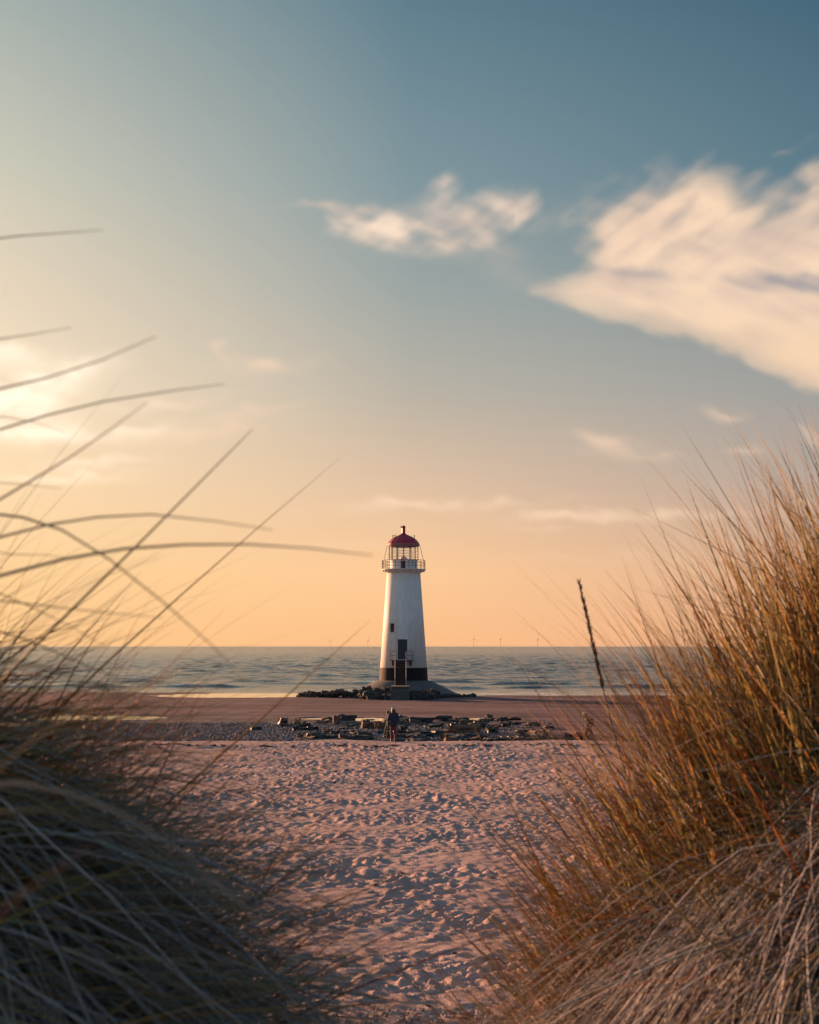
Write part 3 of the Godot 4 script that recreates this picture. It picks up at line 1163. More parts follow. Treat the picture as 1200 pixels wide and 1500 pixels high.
func build_rocks() -> void:
	var rock := mottled("dark sea rock", lin(0.085, 0.070, 0.066), 0.85, 1.1, 0.5, 0.02)
	var rock2 := mottled("brown sea rock", lin(0.125, 0.092, 0.080), 0.9, 1.1, 0.55, 0.02)
	var shapes := []
	for k in 8:
		shapes.append(stone_mesh(k + 3, 0.45, 0.45))
	var left := " boulder in the rock pile left of the lighthouse steps"
	var right := " boulder in the rock pile right of the lighthouse steps"
	var tail := " boulder in the low rock line reaching left from the lighthouse"
	var rest := " boulder along the right foot of the lighthouse mound"
	for k in 225:
		var p := Vector3()
		var label := ""
		var size := rng.randf_range(0.38, 0.85)
		if k < 75:
			label = left
			p = Vector3(TOWER.x - rng.randf_range(1.7, 4.6), 0, TOWER.z + rng.randf_range(5.6, 11.6))
			p.x += maxf(0.0, p.z - TOWER.z - 9.5) * 0.5
		elif k < 125:
			label = right
			p = Vector3(TOWER.x + rng.randf_range(0.9, 3.6), 0, TOWER.z + rng.randf_range(5.8, 11.6))
			p.x -= maxf(0.0, p.z - TOWER.z - 9.0) * 0.4 * (p.x - TOWER.x - 0.9) / 2.7
		elif k < 190:
			label = tail
			var a := rng.randf()
			p = Vector3(TOWER.x - 4.0 - a * 8.3, 0, TOWER.z + 4.2 - a * 3.2 + rng.randf_range(-1.0, 2.2))
			size *= 0.85
		else:
			label = rest
			var a := rng.randf()
			p = Vector3(TOWER.x + 3.2 + a * 5.2, 0, TOWER.z + 6.6 - a * 5.4 + rng.randf_range(-0.5, 0.9))
			size *= 0.62
		# lie on the sand, or up against the apron
		var r := Vector2(p.x - TOWER.x, p.z - TOWER.z).length()
		var pile := TOWER.y - 0.2 - (r - 3.35) * 0.50
		var lift := maxf(ground(p.x, p.z), pile if r < 7.2 else -99.0)
		if k < 125:
			lift += maxf(0.0, 0.65 - 0.14 * absf(r - 7.0)) * rng.randf()
		if k >= 125 and k < 190:
			lift += rng.randf() * 0.55 * (1.0 - absf(p.x - TOWER.x + 7.0) / 6.0)
		var brown := rng.randf() > 0.6
		var o := obj("boulder", shapes[k % 8], rock2 if brown else rock)
		o.position = Vector3(p.x, lift + size * 0.22, p.z)
		o.basis = Basis.from_euler(Vector3(rng.randf_range(-0.5, 0.5), rng.randf() * TAU, rng.randf_range(-0.5, 0.5))).scaled_local(Vector3(size * rng.randf_range(0.9, 1.5), size * rng.randf_range(0.6, 0.95), size * rng.randf_range(0.8, 1.1)))
		meta(o, ("large " if size > 0.66 else ("small " if size < 0.45 else "middling ")) + ("brown" if brown else "dark") + label, "boulder", "boulders heaped round the lighthouse mound")


func build_slabs() -> void:
	var dark := mottled("wet dark stone", lin(0.050, 0.045, 0.046), 0.55, 0.9, 0.5, 0.02)
	var grey := mottled("grey stone", lin(0.115, 0.100, 0.098), 0.8, 0.9, 0.55, 0.02)
	var brown := mottled("ochre brown stone", lin(0.25, 0.135, 0.085), 0.85, 0.9, 0.55, 0.02)  # orange of sunlit stone ends painted in as the base colour
	var slabs := []
	var blocks := []
	for k in 6:
		slabs.append(stone_mesh(k + 40, 0.30, 0.55, Color(1, 1, 1), 4))
		blocks.append(stone_mesh(k + 60, 0.36, 0.55, Color(1, 1, 1), 4))
	var group := "stone slabs and blocks strewn across the beach"
	# stones one can point at: x, z, width, height, depth, turn, kind, material, label
	var known := [
		[-1.00, -77.0, 0.0, 0, 0, 0, "", dark, ""],
		[3.35, -86.0, 1.7, 0.52, 0.7, 0.05, "b", brown, "long sun-painted ochre brown block lying right of the person with the tripod"],
		[0.85, -99.0, 1.5, 0.5, 0.8, 0.02, "s", dark, "dark upright slab just right of the person with the tripod, behind the others"],
		[2.05, -75.6, 0.33, 0.42, 0.35, 0.3, "b", brown, "small sun-painted pale brown block at the sand edge below the long sun-painted ochre block"],
		[5.75, -103.0, 0.42, 0.55, 0.4, 0.2, "b", brown, "lone sun-painted brown upright block behind the right end of the slabs"],
		[-5.0, -97.0, 0.42, 0.72, 0.5, 0.2, "b", brown, "upright sun-painted ochre block at the left end of the slabs"],
		[-4.4, -101.5, 1.0, 0.55, 0.8, -0.05, "s", dark, "thick dark slab standing highest at the left end of the slabs"],
		[-6.0, -100.0, 1.2, 0.20, 0.7, 0.1, "s", dark, "flat dark slab lying farthest left of the slabs"],
		[-2.9, -78.6, 1.5, 0.36, 0.7, 0.05, "s", grey, "long grey slab with a sun-painted ochre end left of the person with the tripod"],
		[-3.75, -79.0, 0.30, 0.42, 0.35, 0.2, "b", brown, "sun-painted ochre block against the long grey slab left of the tripod"],
		[-1.9, -90.0, 0.5, 0.6, 0.5, 0.5, "b", brown, "sun-painted ochre block half hidden behind the person with the tripod"],
		[-2.8, -91.0, 0.55, 0.66, 0.5, 0.2, "b", brown, "pair of sun-painted ochre blocks' taller stone left of the tripod"],
		[4.3, -91.0, 1.0, 0.42, 0.8, 0.3, "b", grey, "blue grey boulder slab right of the long sun-painted ochre block"],
		[6.2, -76.4, 1.15, 0.40, 0.6, 0.05, "b", brown, "sun-painted brown block at the sand edge near the right end of the slabs"],
		[7.3, -76.6, 1.2, 0.40, 0.7, -0.1, "b", dark, "dark block at the sand edge at the right end of the slabs"],
		[4.8, -76.8, 1.1, 0.34, 0.6, 0.0, "s", dark, "dark slab at the sand edge under the blue grey boulder"],
		[-8.7, -97.5, 0.55, 0.5, 0.5, 0.6, "b", dark, "dark jagged rock on the pebbles, left of all the slabs"],
		[-8.2, -94.0, 0.7, 0.25, 0.6, 0.1, "b", dark, "low dark rock beside the jagged one on the pebbles"],
		[-6.9, -93.5, 0.6, 0.35, 0.5, -0.3, "b", dark, "dark rock on the pebbles between the jagged one and the slabs"],
		[-9.6, -89.0, 0.7, 0.3, 0.5, 0.2, "b", dark, "small dark rock on the pebbles, farthest left"],
	]
	for s in known:
		if s[2] == 0.0:
			continue
		var o := obj("stone_slab" if s[6] == "s" else "stone_block", (slabs if s[6] == "s" else blocks)[rng.randi() % 6], s[7])
		o.position = Vector3(s[0], ground(s[0], s[1]) + s[3] * 0.36, s[1])
		o.basis = Basis.from_euler(Vector3(0, s[5], rng.randf_range(-0.06, 0.06))).scaled_local(Vector3(s[2], s[3], s[4]))
		meta(o, s[8], "stone slab" if s[6] == "s" else "stone block", group, "thing")
	for k in 145:
		var d := 75.8 + 31.0 * pow(rng.randf(), 1.7)
		var t := rng.randf()
		var u := lerpf(-0.085, 0.122, t) if d < 84.0 else lerpf(-0.080, 0.100, t)
		if d > 97.0 and t > 0.35:
			u = rng.randf_range(-0.055, 0.075)
		var x := u * d
		if absf(x + 0.80) < 0.75 and d < 77.0:
			continue
		var flat := rng.randf() < 0.62
		var o := obj("stone_slab" if flat else "stone_block", (slabs if flat else blocks)[rng.randi() % 6], dark)
		var w := rng.randf_range(0.35, 1.15) if flat else rng.randf_range(0.3, 0.75)
		var h := rng.randf_range(0.16, 0.38) if flat else rng.randf_range(0.22, 0.48)
		var pick := rng.randf()
		var kind := "dark"
		if pick > 0.86 or (not flat and pick > 0.62):
			o.material_override = brown  # these stones carry painted sunlight in their colour
			kind = "sun-painted ochre brown"
		elif pick > 0.5:
			o.material_override = grey
			kind = "grey"
		o.position = Vector3(x, ground(x, -d) + h * rng.randf_range(0.05, 0.34), -d)
		o.basis = Basis.from_euler(Vector3(rng.randf_range(-0.2, 0.2), rng.randf_range(-0.6, 0.6), rng.randf_range(-0.18, 0.18))).scaled_local(Vector3(w, h, rng.randf_range(0.5, 1.0) if flat else w * 0.9))
		var side := "left of" if x < -0.8 else "right of"
		meta(o, "%s %s among the jumbled stones %s the person with the tripod" % [kind, "flat slab" if flat else "blocky stone", side], "stone slab" if flat else "stone block", group, "thing")


func scatter(called: String, label: String, mesh: Mesh, material: Material, places: Array, tints: PackedColorArray) -> void:
	var mm := MultiMesh.new()
	mm.transform_format = MultiMesh.TRANSFORM_3D
	mm.use_colors = true
	mm.mesh = mesh
	mm.instance_count = places.size()
	for k in places.size():
		mm.set_instance_transform(k, places[k])
		mm.set_instance_color(k, tints[k])
	var o := MultiMeshInstance3D.new()
	o.name = numbered(called)
	o.multimesh = mm
	o.material_override = material
	add_child(o)
	meta(o, label, "", "", "stuff")


func build_pebbles() -> void:
	var m := paint("pebbles", Color(1, 1, 1), 0.8)
	m.vertex_color_use_as_albedo = true
	var pebble := stone_mesh(90, 0.85, 0.25, Color(1, 1, 1), 2)
	var places := []
	var tints := PackedColorArray()
	for k in 26000:
		var d := 75.2 + 30.0 * pow(rng.randf(), 1.3)
		var x := d * rng.randf_range(-0.30, 0.10)
		if d > 100.0 + 3.0 * soft.get_noise_2d(x * 9.0, 4.0) or rng.randf() < smoothstep(-2.0, 6.0, x) * 0.75:
			continue
		var s := rng.randf_range(0.05, 0.15)
		places.append(Transform3D(Basis.from_euler(Vector3(rng.randf(), rng.randf() * TAU, rng.randf())).scaled_local(Vector3(s * 1.3, s * 0.75, s)), Vector3(x, ground(x, -d) + s * 0.12, -d)))
		var g := rng.randf_range(0.05, 0.26)
		tints.append(Color(g * 1.06, g * 0.92, g * rng.randf_range(0.88, 1.08)))
	scatter("pebbles", "band of small grey pebbles left of and between the stone slabs", pebble, m, places, tints)
	# shells, pebbles and litter at the dune's foot
	places = []
	tints = PackedColorArray()
	for k in 7000:
		var d := 14.5 + 6.0 * pow(rng.randf(), 1.0)
		var x := rng.randf_range(-3.6, 3.2)
		if rng.randf() < smoothstep(17.6, 19.6, d + 1.0 * soft.get_noise_2d(x * 20.0, d * 20.0)):
			continue
		var s := rng.randf_range(0.012, 0.06)
		places.append(Transform3D(Basis.from_euler(Vector3(rng.randf() * 2.0, rng.randf() * TAU, rng.randf() * 2.0)).scaled_local(Vector3(s * 1.3, s * 0.7, s)), Vector3(x, ground(x, -d) + s * 0.25, -d)))
		var g := rng.randf_range(0.10, 0.42)
		tints.append(Color(g, g * 0.90, g * 0.92))
	scatter("shell_litter", "broken shells and small pebbles at the foot of the dune", pebble, m, places, tints)
	# dark weed and driftwood crumbs along the high-water line and on the sand
	places = []
	tints = PackedColorArray()
	for k in 1500:
		var d := 0.0
		var x := 0.0
		if k < 1420:
			x = rng.randf_range(-16.0, 12.0)
			d = 69.6 + 1.0 * soft.get_noise_2d(x * 6.0, 2.0) + rng.randf_range(-0.25, 0.25)
			if soft.get_noise_2d(x * 14.0, 55.0) < 0.0:
				continue
		else:
			d = rng.randf_range(19.0, 66.0)
			x = d * rng.randf_range(-0.14, 0.12)
		var s := rng.randf_range(0.02, 0.09)
		places.append(Transform3D(Basis.from_euler(Vector3(rng.randf() * 0.6, rng.randf() * TAU, rng.randf() * 0.6)).scaled_local(Vector3(s * 2.0, s * 0.5, s)), Vector3(x, ground(x, -d) + s * 0.12, -d)))
		tints.append(Color(0.05, 0.032, 0.028) * rng.randf_range(0.7, 1.6))
	scatter("seaweed_litter", "dark seaweed crumbs along the high water line", pebble, m, places, tints)


# ------------------------------------------------------------------ people
func mirror(bones: Array) -> Array:
	var out := bones.duplicate()
	for b in bones:
		out.append([b[0] * Vector3(-1, 1, 1), b[1] * Vector3(-1, 1, 1), b[2], b[3]])
	return out


func hand_bones(wrist: Vector3, towards: Vector3, side: float) -> Array:
	var d := towards.normalized()
	var across := d.cross(Vector3.UP).normalized()
	var down := across.cross(d).normalized()
	var palm := wrist + d * 0.075
	var out := [[wrist, palm, 0.024, 0.030]]
	for k in 4:
		var k0 := palm + across * (k - 1.5) * 0.020
		var l: float = [0.060, 0.072, 0.068, 0.054][k]
		var mid := k0 + d * l * 0.55 - down * 0.012
		out.append([k0, mid, 0.0095, 0.009])
		out.append([mid, mid + d * l * 0.3 - down * l * 0.45, 0.009, 0.008])
	var th := wrist + d * 0.03 + across * side * 0.028
	out.append([th, th + d * 0.035 + across * side * 0.022, 0.011, 0.010])
	out.append([th + d * 0.035 + across * side * 0.022, th + d * 0.062 + across * side * 0.012 - down * 0.010, 0.010, 0.008])
	return out


func head_bones(c: Vector3) -> Array:     # looking along -z
	return [
		[c + Vector3(0, 0.035, 0.012), c + Vector3(0, 0.03, -0.02), 0.088, 0.082], [c + Vector3(0, -0.03, -0.03), c + Vector3(0, -0.085, -0.055), 0.066, 0.036],
		[c + Vector3(0, 0.0, -0.092), c + Vector3(0, -0.028, -0.112), 0.010, 0.015], [c + Vector3(-0.02, -0.062, -0.088), c + Vector3(0.02, -0.062, -0.088), 0.009, 0.009],
		[c + Vector3(-0.045, 0.018, -0.082), c + Vector3(0.045, 0.018, -0.082), 0.014, 0.014], [c + Vector3(0.084, 0.012, 0.0), c + Vector3(0.084, -0.03, 0.004), 0.016, 0.011], [c + Vector3(-0.084, 0.012, 0.0), c + Vector3(-0.084, -0.03, 0.004), 0.016, 0.011],
	]


func build_people() -> void:
	var skin := paint("skin", lin(0.48, 0.30, 0.22), 0.55)
	var hair := paint("dark hair", lin(0.022, 0.013, 0.011), 0.6)
	var cap := paint("pale hat cloth", lin(0.55, 0.44, 0.34), 0.85)
	var plum := paint("plum trousers", lin(0.10, 0.035, 0.060), 0.85)
	var blue := paint("blue jacket cloth", lin(0.012, 0.026, 0.060), 0.85)
	var black := paint("black nylon", lin(0.020, 0.020, 0.022), 0.6)
	# the photographer, seen from behind, arms forward to the camera on the tripod
	var at := Vector3(-0.82, ground(-0.82, -72.3), -72.3)
	var p := thing("person", "person in a blue jacket and pale hat seen from behind at a tripod", "person", at, 0.10)
	var head := Vector3(0, 1.565, -0.02)
	var legs := [[Vector3(0.09, 0.92, 0), Vector3(0.10, 0.50, -0.03), 0.088, 0.060], [Vector3(0.10, 0.50, -0.03), Vector3(0.10, 0.10, 0.02), 0.060, 0.042]]
	var feet := [[Vector3(0.10, 0.06, 0.04), Vector3(0.115, 0.045, -0.14), 0.046, 0.036]]
	var torso := [[Vector3(0, 0.95, 0.0), Vector3(0, 1.10, 0.0), 0.135, 0.125], [Vector3(0, 1.10, 0), Vector3(0, 1.30, 0.01), 0.125, 0.140], [Vector3(-0.10, 1.37, 0), Vector3(0.10, 1.37, 0), 0.075, 0.075], [Vector3(0, 1.38, 0), Vector3(0, 1.48, -0.01), 0.060, 0.052]]
	var arm := [[Vector3(0.175, 1.37, 0), Vector3(0.24, 1.12, 0.02), 0.056, 0.046], [Vector3(0.24, 1.12, 0.02), Vector3(0.12, 1.20, -0.24), 0.044, 0.032]]
	var hand := hand_bones(Vector3(0.12, 1.20, -0.24), Vector3(-0.3, 0.15, -1), -1.0)
	obj("body", smooth_body(mirror(legs + feet + arm) + torso + head_bones(head) + hand + mirror(hand).slice(hand.size()), 0.016, 0.035), skin, p)
	var sleeve := [[Vector3(0.175, 1.37, 0), Vector3(0.245, 1.12, 0.02), 0.080, 0.070], [Vector3(0.245, 1.12, 0.02), Vector3(0.14, 1.19, -0.20), 0.066, 0.050]]
	obj("jacket", smooth_body(mirror(sleeve) + [[Vector3(-0.05, 0.90, 0), Vector3(0.05, 0.90, 0), 0.165, 0.165], [Vector3(0, 0.92, 0), Vector3(0, 1.30, 0.01), 0.175, 0.165], [Vector3(-0.11, 1.36, 0), Vector3(0.11, 1.36, 0), 0.092, 0.092], [Vector3(0, 1.40, 0.01), Vector3(0, 1.45, 0.0), 0.078, 0.07]], 0.02, 0.05), blue, p)
	var trousers := mirror([[Vector3(0.085, 0.90, 0), Vector3(0.10, 0.50, -0.03), 0.105, 0.076], [Vector3(0.10, 0.50, -0.03), Vector3(0.10, 0.12, 0.02), 0.076, 0.060]])
	obj("trousers", smooth_body(trousers, 0.02, 0.03), plum, p)
	obj("shoe", smooth_body([[Vector3(0.10, 0.055, 0.04), Vector3(0.115, 0.045, -0.15), 0.055, 0.046]], 0.015, 0.02), black, p)
	obj("shoe", smooth_body([[Vector3(-0.10, 0.055, 0.04), Vector3(-0.115, 0.045, -0.15), 0.055, 0.046]], 0.015, 0.02), black, p)
	obj("hair", smooth_body([[head + Vector3(0, 0.045, 0.03), head + Vector3(0, -0.04, 0.05), 0.098, 0.100], [head + Vector3(0, -0.05, 0.055), head + Vector3(0, -0.20, 0.075), 0.105, 0.085]], 0.018, 0.03), hair, p)
	var m := Mesher.new()
	m.lathe([Vector2(0.10, 0.0), Vector2(0.135, 0.012), Vector2(0.135, 0.024), Vector2(0.112, 0.030), Vector2(0.108, 0.075), Vector2(0.085, 0.115), Vector2(0.04, 0.135), Vector2(0.0, 0.138)], 20, head + Vector3(0, 0.055, 0.0))
	obj("hat", m.mesh(), cap, p)
	m = Mesher.new()
	m.box(Vector3(-0.19, 0.90, 0.15), Vector3(0.30, 0.22, 0.13), Basis(Vector3.UP, -0.3), 0.03)
	m.tube([Vector3(-0.20, 1.0, 0.16), Vector3(-0.02, 1.25, 0.185), Vector3(0.14, 1.45, 0.04)], [0.018, 0.018, 0.018], 5)
	obj("shoulder_bag", m.mesh(), black, p)
	# tripod with a camera
	at = Vector3(-1.10, ground(-1.10, -72.9), -72.9)
	var tr := thing("camera_tripod", "black camera on a tripod left of the person in the pale hat", "tripod", at, 0.2)
	for k in 3:
		var a := TAU * k / 3.0 + 0.5
		m = Mesher.new()
		m.tube([Vector3(cos(a) * 0.40, 0.0, sin(a) * 0.40), Vector3(cos(a) * 0.06, 1.12, sin(a) * 0.06)], [0.014, 0.022], 6)
		obj("leg", m.mesh(), black, tr)
	m = Mesher.new()
	m.tube([Vector3(0, 1.02, 0), Vector3(0, 1.40, 0)], [0.022, 0.022], 8)
	obj("centre_column", m.mesh(), black, tr)
	m = Mesher.new()
	m.box(Vector3(0, 1.43, 0), Vector3(0.11, 0.06, 0.11), Basis(), 0.01)
	m.tube([Vector3(0, 1.42, 0.02), Vector3(0.12, 1.36, 0.20)], [0.012, 0.016], 6)
	obj("head", m.mesh(), black, tr)
	m = Mesher.new()
	m.box(Vector3(0, 1.52, 0), Vector3(0.16, 0.11, 0.07), Basis(), 0.015)
	m.box(Vector3(0, 1.585, 0), Vector3(0.06, 0.04, 0.06), Basis(), 0.01)
	var cam := obj("camera", m.mesh(), black, tr)
	m = Mesher.new()
	m.tube([Vector3(0, 1.515, -0.03), Vector3(0, 1.515, -0.10), Vector3(0, 1.515, -0.105), Vector3(0, 1.515, -0.17)], [0.038, 0.038, 0.045, 0.045], 14)
	obj("lens", m.mesh(), black, cam)
	# the walker, striding left, leaning forward a little, bag on the back
	at = Vector3(9.3, ground(9.3, -73.6), -73.6)
	var q := thing("person", "person striding left in a blue top with a dark backpack, beside the right grass", "person", at, PI / 2.0)
	head = Vector3(0, 1.50, -0.24)
	var front := [[Vector3(0.085, 0.88, -0.02), Vector3(0.09, 0.50, -0.20), 0.088, 0.062], [Vector3(0.09, 0.50, -0.20), Vector3(0.09, 0.10, -0.22), 0.060, 0.042]]
	var back := [[Vector3(-0.085, 0.88, 0.0), Vector3(-0.09, 0.50, 0.12), 0.088, 0.062], [Vector3(-0.09, 0.50, 0.12), Vector3(-0.09, 0.16, 0.40), 0.060, 0.042]]
	var ff := [[Vector3(0.09, 0.055, -0.20), Vector3(0.10, 0.045, -0.38), 0.044, 0.034]]
	var bf := [[Vector3(-0.09, 0.13, 0.43), Vector3(-0.09, 0.045, 0.30), 0.044, 0.034]]
	torso = [[Vector3(0, 0.92, 0), Vector3(0, 1.08, -0.04), 0.135, 0.125], [Vector3(0, 1.08, -0.04), Vector3(0, 1.26, -0.10), 0.125, 0.140], [Vector3(-0.10, 1.33, -0.13), Vector3(0.10, 1.33, -0.13), 0.075, 0.075], [Vector3(0, 1.34, -0.14), Vector3(0, 1.43, -0.20), 0.060, 0.052]]
	var arm1 := [[Vector3(0.175, 1.33, -0.13), Vector3(0.22, 1.06, -0.08), 0.054, 0.044], [Vector3(0.22, 1.06, -0.08), Vector3(0.20, 0.90, -0.26), 0.042, 0.030]]
	var arm2 := [[Vector3(-0.175, 1.33, -0.13), Vector3(-0.22, 1.06, -0.14), 0.054, 0.044], [Vector3(-0.22, 1.06, -0.14), Vector3(-0.20, 0.88, -0.30), 0.042, 0.030]]
	obj("body", smooth_body(front + back + ff + bf + torso + arm1 + arm2 + head_bones(head) + hand_bones(Vector3(0.20, 0.90, -0.26), Vector3(-0.1, -0.5, -1), -1.0) + hand_bones(Vector3(-0.20, 0.88, -0.30), Vector3(0.1, -0.5, -1), 1.0), 0.016, 0.035), skin, q)
	obj("top", smooth_body([[Vector3(0, 0.94, 0), Vector3(0, 1.08, -0.04), 0.160, 0.150], [Vector3(0, 1.08, -0.04), Vector3(0, 1.27, -0.10), 0.150, 0.160], [Vector3(-0.11, 1.32, -0.13), Vector3(0.11, 1.32, -0.13), 0.090, 0.090], [Vector3(0.175, 1.33, -0.13), Vector3(0.222, 1.08, -0.085), 0.070, 0.062], [Vector3(-0.175, 1.33, -0.13), Vector3(-0.222, 1.08, -0.14), 0.070, 0.062]], 0.02, 0.04), blue, q)
	obj("trousers", smooth_body([[Vector3(0.08, 0.88, -0.02), Vector3(0.09, 0.50, -0.20), 0.112, 0.082], [Vector3(0.09, 0.50, -0.20), Vector3(0.09, 0.14, -0.22), 0.080, 0.066], [Vector3(-0.08, 0.88, 0), Vector3(-0.09, 0.50, 0.12), 0.112, 0.082], [Vector3(-0.09, 0.50, 0.12), Vector3(-0.09, 0.19, 0.38), 0.080, 0.066]], 0.02, 0.03), plum, q)
	obj("shoe", smooth_body([[Vector3(0.09, 0.06, -0.20), Vector3(0.10, 0.05, -0.38), 0.056, 0.046]], 0.015, 0.02), black, q)
	obj("shoe", smooth_body([[Vector3(-0.09, 0.13, 0.44), Vector3(-0.09, 0.05, 0.29), 0.056, 0.046]], 0.015, 0.02), black, q)
	obj("hair", smooth_body([[head + Vector3(0, 0.05, 0.03), head + Vector3(0, -0.04, 0.045), 0.096, 0.092], [head + Vector3(0, -0.05, 0.055), head + Vector3(0, -0.15, 0.085), 0.088, 0.066]], 0.018, 0.03), hair, q)
	m = Mesher.new()
	m.lathe([Vector2(0.108, 0.0), Vector2(0.108, 0.035), Vector2(0.085, 0.080), Vector2(0.04, 0.100), Vector2(0.0, 0.103)], 20, head + Vector3(0, 0.065, 0.0))
	m.box(head + Vector3(0, 0.072, -0.13), Vector3(0.15, 0.012, 0.11), Basis(), 0.004)
	obj("cap", m.mesh(), cap, q)
	m = Mesher.new()
	m.box(Vector3(0, 1.14, 0.15), Vector3(0.28, 0.42, 0.17), Basis(Vector3.RIGHT, -0.30), 0.05)
	obj("backpack", m.mesh(), paint("dark grey canvas", lin(0.035, 0.038, 0.045), 0.85), q)


# ------------------------------------------------------------------ grass
func gauss(mean: float, spread: float) -> float:
	return rng.randfn(mean, spread)


func live_color() -> Color:
	var t := rng.randf()
	var c := Color(0.215, 0.285, 0.180)
	if t > 0.42:
		c = Color(0.215, 0.245, 0.050)
	if t > 0.74:
		c = Color(0.440, 0.235, 0.055)
	if t > 0.95:
		c = Color(0.260, 0.075, 0.040)
	return c * rng.randf_range(0.65, 1.3)


func dead_color() -> Color:
	var t := rng.randf()
	var c := Color(0.440, 0.400, 0.385)
	if t > 0.55:
		c = Color(0.285, 0.262, 0.256)
	if t > 0.85:
		c = Color(0.170, 0.205, 0.190)
	if t > 0.95:
		c = Color(0.270, 0.120, 0.080)
	return c * rng.randf_range(0.45, 1.35)


func sward(b: Blades, at: Vector2, s: Dictionary, dead: bool) -> void:
	var dir: Vector3 = s.dir
	var ds: float = s.get("ds", 0.25)
	var bend: Vector3 = s.bend
	var bs: float = s.get("bs", 0.12)
	for k in s.n:
		var o := Vector2(gauss(0, s.spread.x), gauss(0, s.spread.y))
		var x := at.x + o.x
		var z := at.y + o.y
		var fan: float = s.get("fan", 0.5)
		var d := dir + Vector3(gauss(0, ds) + fan * o.x, gauss(0, ds * 0.6), gauss(0, ds) + fan * o.y)
		d = d.normalized()
		var l := lerpf(s.l[0], s.l[1], pow(rng.randf(), 1.6))
		var bb := bend + Vector3(gauss(0, bs), gauss(0, bs), gauss(0, bs))
		var col := dead_color() if dead else live_color()
		var tip := col.lerp(Color(0.50, 0.32, 0.14), 0.6) if not dead else col * 0.9  # live tips dry to straw; orange sun glow is painted in too
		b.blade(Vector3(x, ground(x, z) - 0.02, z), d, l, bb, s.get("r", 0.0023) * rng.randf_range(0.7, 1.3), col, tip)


func curve_points(pts: Array, steps: int) -> Array:
	var c := Curve3D.new()
	for k in pts.size():
		var t: Vector3 = (pts[mini(k + 1, pts.size() - 1)] - pts[maxi(k - 1, 0)]) / 6.0
		c.add_point(pts[k], -t, t)
	var out := []
	for k in steps + 1:
		out.append(c.sample_baked(c.get_baked_length() * k / steps, true))
	return out


